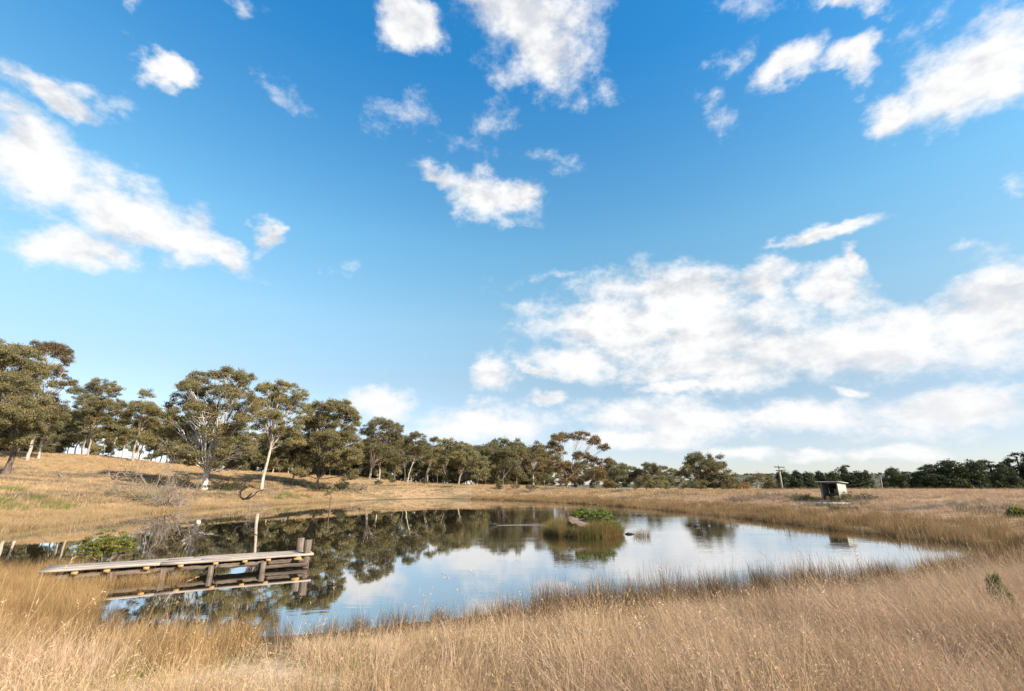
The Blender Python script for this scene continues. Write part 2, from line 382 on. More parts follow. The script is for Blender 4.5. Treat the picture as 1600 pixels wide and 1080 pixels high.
# ------------------------------------------------------------------ mesh helpers
class MB:
    """collects quads and triangles; build() links them as ONE mesh object"""
    def __init__(self):
        self.v, self.q, self.t, self.tint = [], [], [], []
        self.n = 0
    def add(self, v, q=None, t=None, tint=0.5):
        v = np.asarray(v, dtype=np.float32).reshape(-1, 3)
        if q is not None and len(q): self.q.append(np.asarray(q, dtype=np.int64).reshape(-1, 4) + self.n)
        if t is not None and len(t): self.t.append(np.asarray(t, dtype=np.int64).reshape(-1, 3) + self.n)
        self.v.append(v)
        self.tint.append(np.broadcast_to(np.asarray(tint, dtype=np.float32), (len(v),)))
        self.n += len(v)
    def tube(self, pts, radii, sides=7, cap=True, tint=0.5):
        pts = np.asarray(pts, float)
        n = len(pts)
        radii = np.broadcast_to(np.asarray(radii, float), (n,))
        tan = np.gradient(pts, axis=0)
        tan /= np.linalg.norm(tan, axis=1, keepdims=True) + 1e-9
        ref = np.array([1.0, 0, 0]) if abs(tan[0][0]) < 0.8 else np.array([0, 1.0, 0])
        u = np.cross(tan, ref); u /= np.linalg.norm(u, axis=1, keepdims=True) + 1e-9
        w = np.cross(tan, u)
        a = np.linspace(0, 2 * math.pi, sides, endpoint=False)
        ring = (u[:, None, :] * np.cos(a)[None, :, None] + w[:, None, :] * np.sin(a)[None, :, None])
        v = pts[:, None, :] + ring * radii[:, None, None]
        idx = np.arange(n * sides).reshape(n, sides)
        q = np.stack([idx[:-1], np.roll(idx[:-1], -1, 1), np.roll(idx[1:], -1, 1), idx[1:]], -1).reshape(-1, 4)
        v = v.reshape(-1, 3)
        t = None
        if cap:
            v = np.vstack([v, pts[0], pts[-1]])
            a0, a1 = n * sides, n * sides + 1
            i0, i1 = idx[0], idx[-1]
            t = np.vstack([np.stack([np.full(sides, a0), np.roll(i0, -1), i0], 1), np.stack([np.full(sides, a1), i1, np.roll(i1, -1)], 1)])
        self.add(v, q, t, tint)
    def box(self, c, s, rot=None, bevel=0.0):
        c = np.asarray(c, float); s = np.asarray(s, float) / 2
        if bevel > 0:
            b = min(bevel, s.min() * 0.9)
            vs = []
            for ax in range(3):
                for sg in (-1, 1):
                    o = [i for i in range(3) if i != ax]
                    for (p, r) in ((-1, -1), (1, -1), (1, 1), (-1, 1)):
                        q = np.zeros(3); q[ax] = sg * s[ax]; q[o[0]] = p * (s[o[0]] - b); q[o[1]] = r * (s[o[1]] - b)
                        vs.append(q)
            vs = np.array(vs)
            bm = __import__('bmesh').new()
            for q in vs: bm.verts.new(q)
            r = __import__('bmesh').ops.convex_hull(bm, input=bm.verts)
            bm.verts.index_update(); bm.verts.ensure_lookup_table()
            v = np.array([x.co for x in bm.verts]); t = [[x.index for x in f.verts] for f in bm.faces]
            bm.free()
            if rot is not None: v = v @ np.asarray(rot).T
            self.add(v + c, None, t)
            return
        v = np.array([[x, y, z] for x in (-1, 1) for y in (-1, 1) for z in (-1, 1)], float) * s
        if rot is not None: v = v @ np.asarray(rot).T
        self.add(v + c, [[0, 1, 3, 2], [4, 6, 7, 5], [0, 4, 5, 1], [2, 3, 7, 6], [0, 2, 6, 4], [1, 5, 7, 3]])
    def ball(self, c, r, nu=10, nv=7, lump=0.0, seed=0):
        c = np.asarray(c, float); r = np.broadcast_to(np.asarray(r, float), (3,))
        g = np.random.default_rng(seed)
        th = np.linspace(0, math.pi, nv)
        ph = np.linspace(0, 2 * math.pi, nu, endpoint=False)
        T, Ph = np.meshgrid(th, ph, indexing='ij')
        k = 1 + lump * (g.random(T.shape) - 0.5) * (np.sin(T) > 0.05)
        v = np.stack([np.sin(T) * np.cos(Ph) * k, np.sin(T) * np.sin(Ph) * k, np.cos(T) * k], -1) * r + c
        idx = np.arange(nv * nu).reshape(nv, nu)
        q = np.stack([idx[:-1], idx[1:], np.roll(idx[1:], -1, 1), np.roll(idx[:-1], -1, 1)], -1).reshape(-1, 4)
        self.add(v.reshape(-1, 3), q)
    def mesh(self, name, mat, smooth=False):
        me = bpy.data.meshes.new(name)
        if not self.v: return me
        V = np.vstack(self.v)
        Q = np.vstack(self.q) if self.q else np.zeros((0, 4), int)
        T = np.vstack(self.t) if self.t else np.zeros((0, 3), int)
        me.vertices.add(len(V)); me.vertices.foreach_set('co', V.astype(np.float32).ravel())
        nl = Q.size + T.size
        me.loops.add(nl); me.loops.foreach_set('vertex_index', np.concatenate([Q.ravel(), T.ravel()]).astype(np.int32))
        me.polygons.add(len(Q) + len(T))
        starts = np.concatenate([np.arange(len(Q)) * 4, Q.size + np.arange(len(T)) * 3]).astype(np.int32)
        me.polygons.foreach_set('loop_start', starts)
        if smooth: me.polygons.foreach_set('use_smooth', np.ones(len(Q) + len(T), bool))
        at = me.attributes.new('tint', 'FLOAT', 'POINT')
        at.data.foreach_set('value', np.concatenate(self.tint).astype(np.float32))
        if mat is not None: me.materials.append(mat)
        me.update(calc_edges=True)
        me.validate()
        return me
    def build(self, name, mat, parent=None, smooth=False, loc=None, rot=None):
        o = bpy.data.objects.new(name, self.mesh(name, mat, smooth))
        COL.objects.link(o)
        if parent is not None: o.parent = parent
        if loc is not None: o.location = loc
        if rot is not None: o.rotation_euler = rot
        return o

def tag(o, label=None, cat=None, group=None, kind=None):
    if label: o['label'] = label
    if cat: o['category'] = cat
    if group: o['group'] = group
    if kind: o['kind'] = kind
    return o

def thing(name, label, cat, loc=(0, 0, 0), rz=0.0, group=None):
    o = bpy.data.objects.new(name, None)
    COL.objects.link(o)
    o.location = Vector([float(a) for a in loc]); o.rotation_euler = (0, 0, rz)
    return tag(o, label, cat, group)

def copy_tree(o, loc, rz, scale, label, group):
    r = o.copy(); COL.objects.link(r)
    r.location = Vector([float(a) for a in loc]); r.rotation_euler = (0, 0, rz); r.scale = scale
    r['label'] = label; r['group'] = group
    for ch in list(o.children):
        c = ch.copy(); COL.objects.link(c); c.parent = r
    return r

def vnoise(x, y, s, seed=0):
    """smooth value noise, 0..1"""
    g = np.random.default_rng(seed + 991).random((128, 128))
    x = np.asarray(x) * s + 400.5; y = np.asarray(y) * s + 400.5
    xi = np.floor(x).astype(int); yi = np.floor(y).astype(int)
    fx = x - xi; fy = y - yi
    fx = fx * fx * (3 - 2 * fx); fy = fy * fy * (3 - 2 * fy)
    a = g[xi % 128, yi % 128]; b = g[(xi + 1) % 128, yi % 128]; c = g[xi % 128, (yi + 1) % 128]; d = g[(xi + 1) % 128, (yi + 1) % 128]
    return (a * (1 - fx) + b * fx) * (1 - fy) + (c * (1 - fx) + d * fx) * fy

def sstep(x, a, b):
    t = np.clip((np.asarray(x, float) - a) / (b - a), 0, 1)
    return t * t * (3 - 2 * t)

# ------------------------------------------------------------------ pond outline and terrain
SHORE_PX = [(-300, 880), (-120, 885), (0, 890), (80, 898), (118, 915), (125, 950), (180, 992), (300, 1002), (440, 998), (560, 987), (700, 971), (850, 956),
            (1000, 942), (1150, 928), (1300, 915), (1440, 902), (1540, 888), (1600, 874), (1600, 866), (1560, 857), (1480, 846), (1400, 838),
            (1300, 827), (1200, 815), (1100, 804), (1000, 794), (900, 787), (800, 782), (700, 779.5), (600, 781), (500, 785.5), (400, 790.5),
            (300, 796), (200, 804.5), (100, 818), (0, 830), (-150, 842), (-300, 850)]
ctl = np.array([at_z(px, py, 0.0)[:2] for px, py in SHORE_PX])
def catmull(P, k=5):
    n = len(P); out = []
    for i in range(n):
        p0, p1, p2, p3 = P[i - 1], P[i], P[(i + 1) % n], P[(i + 2) % n]
        for j in range(k):
            t = j / k
            out.append(0.5 * ((2 * p1) + (-p0 + p2) * t + (2 * p0 - 5 * p1 + 4 * p2 - p3) * t * t + (-p0 + 3 * p1 - 3 * p2 + p3) * t ** 3))
    return np.array(out)
SHORE = catmull(ctl, 4)
ISLE = at_z(912, 836, 0.0)[:2] + np.array([0, 0.35])

def shore_dist(x, y):
    """distance to the water's edge, positive on land"""
    x = np.asarray(x, float).ravel(); y = np.asarray(y, float).ravel()
    A = SHORE; B = np.roll(SHORE, -1, 0)
    out = np.empty(len(x))
    for s in range(0, len(x), 20000):
        px = x[s:s + 20000, None]; py = y[s:s + 20000, None]
        ax, ay, bx, by = A[None, :, 0], A[None, :, 1], B[None, :, 0], B[None, :, 1]
        dx, dy = bx - ax, by - ay
        t = np.clip(((px - ax) * dx + (py - ay) * dy) / (dx * dx + dy * dy + 1e-12), 0, 1)
        d = np.sqrt(((px - ax - t * dx) ** 2 + (py - ay - t * dy) ** 2).min(1))
        cr = (ay > py) != (by > py)
        xi = ax + (py - ay) * dx / np.where(np.abs(dy) < 1e-12, 1e-12, dy)
        inside = ((cr & (px < xi)).sum(1) % 2) == 1
        out[s:s + 20000] = np.where(inside, -d, d)
    return out

CT = []
CREST = [(-400, 712, 80), (-150, 707, 84), (20, 709, 88), (150, 713, 90), (210, 720, 91), (300, 733, 93), (420, 741, 97), (550, 746, 103), (640, 751, 110), (700, 756, 118)]
FARK = 1.34                        # the far side lies this much deeper than first paced out
for px, py, Y in CREST:
    p = at_y(px, py, Y * FARK); CT.append(p)
    CT.append(np.array([p[0] * 1.5, p[1] * 1.5, p[2] * 0.96])); CT.append(np.array([p[0] * 2.4, p[1] * 2.4, p[2] * 0.7]))
for px, py, Y in [(8, 745, 50), (140, 757, 50), (240, 766, 50), (318, 769, 59), (408, 767, 66), (455, 762, 74), (493, 767, 74), (577, 749, 98),
                  (640, 762, 110), (745, 759, 100), (833, 760, 100), (885, 765, 102), (965, 768, 95), (1105, 769, 75), (140, 735, 70), (300, 752, 68), (420, 755, 72),
                  (1000, 769, 68), (1100, 769.5, 60), (1222, 770, 54), (1300, 776, 44), (1300, 786, 36), (1260, 786, 38), (1350, 786, 34), (1400, 776, 38), (1500, 775, 36), (1600, 776, 33), (1750, 780, 28), (1900, 790, 20)]:
    CT.append(at_y(px, py, Y * (FARK if px < 970 else 1.0)))
for x, y, z in [(0, 0, .66), (-8, 0, .62), (8, 0, .85), (14, 4, 1.0), (20, 0, 1.3), (0, -25, .7), (-30, -10, .9), (-25, 6, .55), (30, -20, 1.4),
                (-13, 8, .4), (0, 6, .46), (6, 6, .55), (-6, 5.5, .45), (12, 9, .72), (17, 12, .75),
                (60, 90, 1.3), (110, 130, 0.6), (160, 150, 0.6), (30, 150, .8), (0, 170, .8), (80, 200, 0.4), (160, 60, 1.4), (220, 120, .6)]:
    CT.append(np.array([x, y, z]))
CT = np.array(CT)
def kern(d2): return np.sqrt(d2 + 16.0)
D2 = ((CT[:, None, :2] - CT[None, :, :2]) ** 2).sum(-1)
NC = len(CT)
Asys = np.zeros((NC + 3, NC + 3))
Asys[:NC, :NC] = kern(D2) - 0.6 * np.eye(NC)
Asys[:NC, NC] = 1; Asys[:NC, NC + 1:] = CT[:, :2]; Asys[NC, :NC] = 1; Asys[NC + 1:, :NC] = CT[:, :2].T
wts = np.linalg.solve(Asys, np.concatenate([CT[:, 2], [0, 0, 0]]))

def height(x, y, sd=None):
    x = np.asarray(x, float).ravel(); y = np.asarray(y, float).ravel()
    if sd is None: sd = shore_dist(x, y)
    z = np.empty(len(x))
    for s in range(0, len(x), 40000):
        q = np.stack([x[s:s + 40000], y[s:s + 40000]], 1)
        d2 = ((q[:, None, :] - CT[None, :, :2]) ** 2).sum(-1)
        z[s:s + 40000] = kern(d2) @ wts[:NC] + wts[NC] + q @ wts[NC + 1:]
    r = np.hypot(x, y)
    z = np.clip(z, 0.3, 12.0)
    far = sstep(r, 220, 420)
    z = z * (1 - far) + 0.5 * far
    amp = 0.10 * sstep(r, 4, 30)
    z = z + amp * (vnoise(x, y, 0.35, 1) - 0.5) + 0.05 * (vnoise(x, y, 1.3, 2) - 0.5)
    sp = np.maximum(sd, 0)
    steep = 0.02 + 0.11 * sp + np.maximum(0, sd - 5) * 0.25
    gentle = 0.03 + 0.082 * sp
    k = sstep(x, -14, 0)
    land = np.minimum(0.06 + z * sstep(sd, -0.5, 6.0), steep * (1 - k) + gentle * k)
    land = np.where(sd > 0, land, np.maximum(-1.1, 0.02 + 0.14 * sd))
    di = np.sqrt(((x - ISLE[0]) / 1.75) ** 2 + ((y - ISLE[1]) / 1.5) ** 2)
    isl = 0.85 * (1 - sstep(di, 0.0, 1.12)) - 0.04
    return np.where(di < 1.2, np.maximum(land, isl), land)

def gz(x, y): return float(height([x], [y])[0])

def on_ground(px, py, r0=2.0, r1=400.0):
    """where the sight line through a pixel first meets the ground"""
    d = ray(px, py)
    d = d / math.hypot(d[0], d[1])
    rs = np.geomspace(r0, r1, 900)
    pts = np.array([0, 0, EYE]) + rs[:, None] * d
    h = height(pts[:, 0], pts[:, 1])
    h = np.maximum(h, 0)
    k = np.argmax(pts[:, 2] <= h)
    if pts[k, 2] > h[k]: k = len(rs) - 1
    return np.array([pts[k, 0], pts[k, 1], h[k]])

# bare sandy patches and the burnt strip
BARE = [(*on_ground(255, 1064)[:2], 0.85), (*on_ground(375, 1062)[:2], 0.7), (*on_ground(480, 1075)[:2], 0.5), (*on_ground(1265, 776)[:2], 2.2)]
DARKP = [(*at_y(px, 778, 33)[:2], 1.3) for px in (1405, 1440, 1475, 1505)]

def patch(x, y, lst, nz=0.5):
    v = np.zeros(len(x))
    n = vnoise(x, y, 2.2, 5)
    for cx, cy, r in lst:
        d = np.hypot(x - cx, y - cy) / r
        v = np.maximum(v, sstep(1.25 - d + (n - 0.5) * nz, 0.0, 0.5))
    return v

na, nr = 800, 250
radii = np.geomspace(0.5, 9000, nr)
ang = np.linspace(0, 2 * math.pi, na, endpoint=False)
R_, A_ = np.meshgrid(radii, ang, indexing='ij')
gx, gy = (R_ * np.sin(A_)).ravel(), (R_ * np.cos(A_)).ravel()
gsd = shore_dist(gx, gy)
gzv = height(gx, gy, gsd)
gv = np.vstack([np.stack([gx, gy, gzv], 1), [[0, 0, gz(0, 0)]]])
idx = np.arange(nr * na).reshape(nr, na)
gq = np.stack([idx[:-1], idx[1:], np.roll(idx[1:], -1, 1), np.roll(idx[:-1], -1, 1)], -1).reshape(-1, 4)
gt = np.stack([np.full(na, nr * na), idx[0], np.roll(idx[0], -1)], 1)
b = MB(); b.add(gv, gq, gt)
ground = b.build('ground', M['ground'], smooth=True)
tag(ground, kind='structure', label='dry grassy earth round the pond rising to a low hill on the left')
for nm, arr in (('shore', np.append(gsd, 10)), ('bare', np.append(patch(gx, gy, BARE), 0)), ('dark', np.append(patch(gx, gy, DARKP, 0.8), 0))):
    a = ground.data.attributes.new(nm, 'FLOAT', 'POINT'); a.data.foreach_set('value', arr.astype(np.float32))

# ------------------------------------------------------------------ water
DUCK1 = at_z(771, 821, 0.0); DUCK2 = at_z(1089, 822.5, 0.0)
def water_mat():
    m, N, out = new_mat('pond_water')
    geo = N.n('ShaderNodeNewGeometry').outputs['Position']
    rot = N.n('ShaderNodeMapping', ins={'Vector': geo, 'Rotation': (0, 0, math.radians(-24)), 'Scale': (1.0, 3.2, 1.0)}).outputs[0]
    w1 = N.noise(rot, 2.6, 2.0, 0.5)
    w2 = N.noise(rot, 0.7, 2.0, 0.5)
    calm = N.smooth(N.noise(N.n('ShaderNodeMapping', ins={'Vector': geo, 'Rotation': (0, 0, math.radians(-18)), 'Scale': (0.5, 1.4, 1)}).outputs[0], 0.11, 3.0, 0.55), 0.40, 0.62)
    # the wind reaches the open water right of the jetty; the lee of the trees stays still
    xx = N.n('ShaderNodeSeparateXYZ', ins={0: geo}).outputs[0]
    lee = N.smooth(xx, -6.0, 0.5, 0.10, 1.0)
    amp = N.math('MULTIPLY', N.math('ADD', 0.25, calm), lee)
    h = N.math('MULTIPLY', N.math('ADD', N.math('MULTIPLY', w1, 0.0016), N.math('MULTIPLY', w2, 0.0024)), amp)
    # wake of the swimming duck
    loc = N.vmath('SUBTRACT', geo, tuple(float(a) for a in DUCK1))
    u = N.vmath('DOT_PRODUCT', loc, (0.985, 0.17, 0)); v = N.vmath('DOT_PRODUCT', loc, (-0.17, 0.985, 0))
    e = N.math('DIVIDE', N.math('SUBTRACT', N.math('ABSOLUTE', v), N.math('MULTIPLY', u, 0.17)), 0.10)
    wake = N.math('EXPONENT', N.math('MULTIPLY', N.math('MULTIPLY', e, e), -1.0))
    wake = N.math('MULTIPLY', wake, N.math('MULTIPLY', N.smooth(u, 0.05, 0.4), N.smooth(u, 1.5, 4.5, 1.0, 0.0)))
    h = N.math('ADD', h, N.math('MULTIPLY', wake, 0.012))
    bp = N.n('ShaderNodeBump', ins={'Strength': 1.0, 'Distance': 1.0, 'Height': h})
    # mirror strength grows towards grazing sight lines
    cosv = N.math('ABSOLUTE', N.vmath('DOT_PRODUCT', N.n('ShaderNodeNewGeometry').outputs['Incoming'], bp.outputs[0]))
    fr = N.math('MULTIPLY_ADD', N.math('POWER', N.math('SUBTRACT', 1.0, cosv, clamp=True), 4.0), 0.42, 0.56)
    gl = N.n('ShaderNodeBsdfGlossy', ins={'Color': (0.97, 0.97, 0.97, 1), 'Roughness': 0.015, 'Normal': bp.outputs[0]})
    df = N.n('ShaderNodeBsdfDiffuse', ins={'Color': (0.030, 0.026, 0.016, 1)})
    s = N.n('ShaderNodeMixShader', ins={0: fr, 1: df.outputs[0], 2: gl.outputs[0]})
    N.t.links.new(s.outputs[0], out.inputs['Surface'])
    return m
M['water'] = water_mat()
b = MB()
wx0, wy0 = SHORE.min(0) - 6; wx1, wy1 = SHORE.max(0) + 6
b.add([[wx0, wy0, 0], [wx1, wy0, 0], [wx1, wy1, 0], [wx0, wy1, 0]], [[0, 1, 2, 3]])
tag(b.build('water', M['water']), kind='structure', label='still pond mirroring the trees and clouds')

# ------------------------------------------------------------------ far hills
b = MB()
hv = []
n = 220
azs = np.linspace(math.radians(-75), math.radians(75), n)
prof = 38 + 14 * vnoise(azs, azs * 0, 9.0, 21) + 6 * vnoise(azs, azs * 0, 40.0, 22)
prof *= 0.30 + 0.70 * sstep(azs, 0.28, 0.45)
for k, (rr_, s) in enumerate(((1500, 0.0), (1650, 0.45), (1800, 0.85), (1950, 1.0), (2200, 0.7), (2600, 0.0))):
    for a, p in zip(azs, prof):
        hv.append([math.sin(a) * rr_, math.cos(a) * rr_, -2 + p * s])
hidx = np.arange(6 * n).reshape(6, n)
b.add(hv, np.stack([hidx[:-1, :-1], hidx[:-1, 1:], hidx[1:, 1:], hidx[1:, :-1]], -1).reshape(-1, 4))
hills = b.build('hills', M['hill'], smooth=True)
tag(hills, kind='structure', label='low wooded hills far behind the power pole')

FAR_HILL = (azs, prof)

# ------------------------------------------------------------------ trees
def leaves(mb, cen, rad, n, L, Wd, g, droop=0.5, tint=(0.5, 0.2), tip=0.25):
    """n leaf blades in an ellipsoid clump, thickest towards its upper skin"""
    d = g.normal(size=(n, 3)); d /= np.linalg.norm(d, axis=1, keepdims=True)
    d[:, 2] = np.where(d[:, 2] < -0.35, -d[:, 2] * 0.6, d[:, 2])
    r = g.random(n) ** 0.6
    c = cen + d * r[:, None] * rad
    ax = g.normal(size=(n, 3)); ax[:, 2] -= droop * 2.2
    ax /= np.linalg.norm(ax, axis=1, keepdims=True)
    w = np.cross(ax, g.normal(size=(n, 3))); w /= np.linalg.norm(w, axis=1, keepdims=True) + 1e-9
    l = L * g.uniform(0.6, 1.3, n)[:, None]; ww = Wd * g.uniform(0.7, 1.25, n)[:, None]
    v = np.stack([c - ax * l / 2, c + w * ww / 2, c + ax * l / 2, c - w * ww / 2], 1).reshape(-1, 3)
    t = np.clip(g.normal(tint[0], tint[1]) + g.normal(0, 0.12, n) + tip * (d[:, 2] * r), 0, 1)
    mb.add(v, np.arange(4 * n).reshape(-1, 4), None, np.repeat(t, 4))

def bez(a, c, bnd, n, g, jit=0.03):
    t = np.linspace(0, 1, n)[:, None]
    p = (1 - t) ** 2 * a + 2 * t * (1 - t) * c + t * t * bnd
    j = g.normal(size=(n, 3)) * jit * np.linalg.norm(bnd - a); j[0] = 0; j[-1] = 0
    return p + j

def make_tree(name, label, cat, base, blobs, leaf, bark, r0=0.3, fork=None, L=0.24, Wd=0.085, dens=1.0, seed=1, group=None, droop=0.5,
              tint=(0.45, 0.18), limbs_apart=True, sub=0.62, stems=1, lean=None, fill=1.0, limb_r=0.42, flat=1.0):
    """blobs: foliage masses (x, y, z, rx, ry, rz) relative to the base; every mass is carried by a limb of its own"""
    g = np.random.default_rng(seed)
    r0 = r0 * 0.74
    root = thing(name, label, cat, base, 0, group)
    blobs = [np.array(q, float) for q in blobs]
    top = max(q[2] + q[5] for q in blobs)
    low = min(q[2] - q[5] for q in blobs)
    cx = np.mean([q[0] for q in blobs]); cy = np.mean([q[1] for q in blobs])
    fz = fork if fork is not None else max(0.12 * top, low * 0.85)
    tk, cr = MB(), MB()
    ends = []
    for s in range(stems):
        off = np.array([g.uniform(-1, 1), g.uniform(-1, 1), 0]) * (0.25 * r0 * stems if s else 0)
        if lean is not None: fp = np.array([lean[0], lean[1], fz])
        else: fp = np.array([cx * fz / top * 1.2, cy * fz / top, fz])
        if s: fp = fp + np.array([g.uniform(-1, 1), g.uniform(-.6, .6), 0]) * fz * 0.35
        n = 8
        pts = bez(off, fp * 0.5 + np.array([g.normal() * .05 * fz, 0, 0]), fp, n, g, 0.008)
        pts[0][2] = -0.5
        rad = np.linspace(r0, r0 * 0.72, n); rad[0] = r0 * 1.35; rad[1] = r0 * 1.1
        tk.tube(pts, rad / (1 if stems == 1 else 1.35), 10)
        ends.append(fp)
    if not limbs_apart: lm_all = tk
    trunk = None
    limbs = []
    order = sorted(range(len(blobs)), key=lambda i: blobs[i][2])
    for i in order:
        q = blobs[i]
        c = q[:3]; rad = q[3:]
        f = ends[int(np.argmin([np.linalg.norm(c[:2] - e[:2]) for e in ends]))]
        f0 = f + np.array([0, 0, min(0.0, (c[2] - f[2]) * 0.3 - 0.05 * fz)])
        f0[2] = max(f0[2], 0.15 * fz); f0[:2] = f[:2] * f0[2] / f[2]
        mid = f0 + (c - f0) * np.array([0.62, 0.62, 0.38]) + g.normal(size=3) * 0.04 * np.linalg.norm(c - f0)
        if c[2] > f[2] + 1.5: mid = f0 + (c - f0) * np.array([0.35, 0.35, 0.6]) + g.normal(size=3) * 0.05 * np.linalg.norm(c - f0)
        pts = bez(f0, mid, c + np.array([0, 0, rad[2] * 0.2]), 9, g, 0.012)
        lr = r0 * limb_r * np.clip((rad[0] / 2.0) ** 0.5, 0.5, 1.1)
        lm = MB() if limbs_apart else tk
        lm.tube(pts, np.linspace(lr, lr * 0.28, 9), 7, cap=False)
        nsub = int(np.clip(fill * 3.4 * (rad[0] * rad[1] * rad[2]) ** (1 / 1.5) / sub ** 2, 6, 56))
        for k in range(nsub):
            d = g.normal(size=3); d /= np.linalg.norm(d)
            if d[2] < -0.75: d[2] *= -0.5
            pc = c + d * rad * (0.35 + 0.62 * g.random() ** 0.5)
            srad = sub * g.uniform(0.65, 1.3) * np.array([1, 1, flat])
            a = pts[int(g.integers(4, 9))]
            if g.random() < 0.75:
                mm = (a + pc) / 2 + g.normal(size=3) * 0.12
                lm.tube(bez(a, mm, pc, 4, g, 0.02), np.linspace(lr * 0.22, 0.010, 4), 4, cap=False)
            nl = int(dens * 120 * (srad[0] / 0.62) ** 2 * (0.24 / L) * (0.085 / Wd) * g.uniform(0.7, 1.25))
            leaves(cr, pc, srad, max(nl, 12), L, Wd, g, droop, tint)
        if limbs_apart: limbs.append(lm)
    tk.build('trunk', bark, root, smooth=True)
    for lm in limbs: lm.build('limb', bark, root, smooth=True)
    cr.build('crown', leaf, root)
    return root

def px_tree(name, label, cat, base_px, Y, blobs_px, leaf, bark, depth=0.8, seed=1, **kw):
    """a tree whose foliage masses are taken from sight lines at its own distance and given depth"""
    g = np.random.default_rng(seed * 31 + 5)
    if base_px[0] < 1130:
        Y *= FARK
        kw['L'] = kw.get('L', 0.24) * 1.25; kw['Wd'] = kw.get('Wd', 0.085) * 1.25; kw['sub'] = kw.get('sub', 0.62) * 1.25; kw['r0'] = kw.get('r0', 0.3) * 1.25
    base = at_y(base_px[0], base_px[1], Y)
    want = base[2]; base[2] = gz(base[0], base[1])
    if abs(want - base[2]) > 0.25: print('BASE', base_px, round(want, 2), round(base[2], 2))
    out = []
    for (px, py, rx, ry) in blobs_px:
        p = at_y(px, py, Y)
        m = m_per_px(p)
        rxm, rym = rx * m, ry * m
        spread = depth * min(rxm * 1.2, 3.2)
        if rxm > 0.9 and g.random() < 0.75:          # the crown is as deep as it is wide
            dy2 = (1 if g.random() < 0.5 else -1) * (spread + rxm * g.uniform(0.6, 1.1))
            k2 = (Y + dy2) / Y
            p2 = np.array([p[0] * k2 + g.normal() * rxm * 0.25, Y + dy2, EYE + (p[2] - EYE) * k2 + g.normal() * rym * 0.2])
            out.append((*(p2 - base), rxm * 0.85, rxm * 0.8, rym * 0.85))
        dy = g.uniform(-1, 1) * spread
        k = (Y + dy) / Y
        p = np.array([p[0] * k, Y + dy, EYE + (p[2] - EYE) * k])
        out.append((*(p - base), rxm, max(rxm, rym) * 0.9, rym * 1.08))
    if 'lean_px' in kw:
        q = at_y(*kw.pop('lean_px'), Y) - base
        kw['lean'] = (q[0], q[1]); kw['fork'] = q[2]
    return make_tree(name, label, cat, base, out, leaf, bark, seed=seed, **kw)

GUM = 'gum_tree'
BANK = 'gum trees standing on the bank left of the pond'
px_tree(GUM, 'big dense grey-green gum with dark leaning trunk at the left edge', 'tree', (6, 746), 50,
        [(-45, 565, 42, 30), (-5, 556, 34, 22), (28, 562, 30, 26), (52, 592, 22, 28), (-30, 610, 45, 34), (18, 612, 36, 30), (48, 640, 22, 26), (-35, 655, 42, 28),
         (5, 662, 38, 26), (40, 668, 24, 20), (-10, 690, 30, 14), (30, 690, 20, 12)],
        M['gum_leaf_grey'], M['dark_bark'], seed=11, group=BANK, r0=0.42, lean_px=(26, 690), dens=1.15, fill=1.2)
px_tree(GUM, 'tall gum with long pale bare limbs and bronze topmost foliage at left', 'tree', (46, 708), 72,
        [(72, 546, 26, 11), (96, 552, 16, 12), (104, 568, 12, 9), (84, 582, 18, 11), (108, 598, 11, 8), (90, 603, 10, 6), (55, 552, 10, 7), (70, 632, 26, 18), (86, 650, 18, 16)],
        M['gum_leaf_bronze'], M['pale_bark'], seed=12, group=BANK, r0=0.3, lean_px=(58, 655), limb_r=0.38)
px_tree(GUM, 'grey-green gum of drooping foliage between the left edge gum and the crest', 'tree', (62, 709), 76,
        [(62, 640, 24, 18), (78, 655, 22, 18), (60, 672, 24, 16), (75, 688, 18, 10)], M['gum_leaf_grey'], M['pale_bark'], seed=13, group=BANK, r0=0.26)
px_tree(GUM, 'twin-stemmed gum with white forking limbs on the hill crest', 'tree', (137, 713), 88,
        [(160, 604, 22, 10), (145, 612, 16, 10), (178, 612, 14, 10), (128, 630, 16, 14), (165, 634, 28, 16), (192, 640, 16, 14), (148, 652, 20, 12), (118, 612, 10, 8),
         (118, 655, 14, 10), (115, 682, 16, 9)],
        M['gum_leaf'], M['grey_bark'], seed=14, group=BANK, r0=0.3, lean_px=(150, 662), stems=2)
px_tree(GUM, 'gum on the crest with a small tuft of leaves above its crown', 'tree', (207, 720), 88,
        [(229, 620, 11, 8), (222, 640, 22, 12), (242, 645, 12, 10), (205, 655, 16, 12), (232, 664, 22, 12), (205, 680, 18, 10), (228, 690, 16, 9)],
        M['gum_leaf'], M['grey_bark'], seed=15, group=BANK, r0=0.28, lean_px=(216, 680))
px_tree(GUM, 'largest gum, with a thick white trunk and wide spreading crown above the dead shrub', 'tree', (318, 769), 59,
        [(322, 592, 26, 12), (352, 589, 22, 10), (380, 594, 17, 14), (296, 610, 20, 15), (335, 614, 26, 14), (372, 618, 24, 16), (390, 634, 12, 18), (278, 632, 17, 14),
         (312, 640, 30, 16), (352, 646, 28, 16), (384, 662, 18, 18), (272, 660, 20, 14), (300, 672, 28, 16), (345, 676, 28, 16), (258, 686, 18, 12), (282, 700, 24, 12),
         (325, 702, 22, 10), (370, 694, 24, 18), (388, 712, 18, 16), (348, 712, 16, 10), (292, 722, 18, 9), (348, 728, 16, 8), (376, 730, 14, 8), (310, 716, 14, 8)],
        M['gum_leaf'], M['white_bark'], seed=16, group=BANK, r0=0.55, lean_px=(322, 738), limb_r=0.34, tint=(0.58, 0.2))
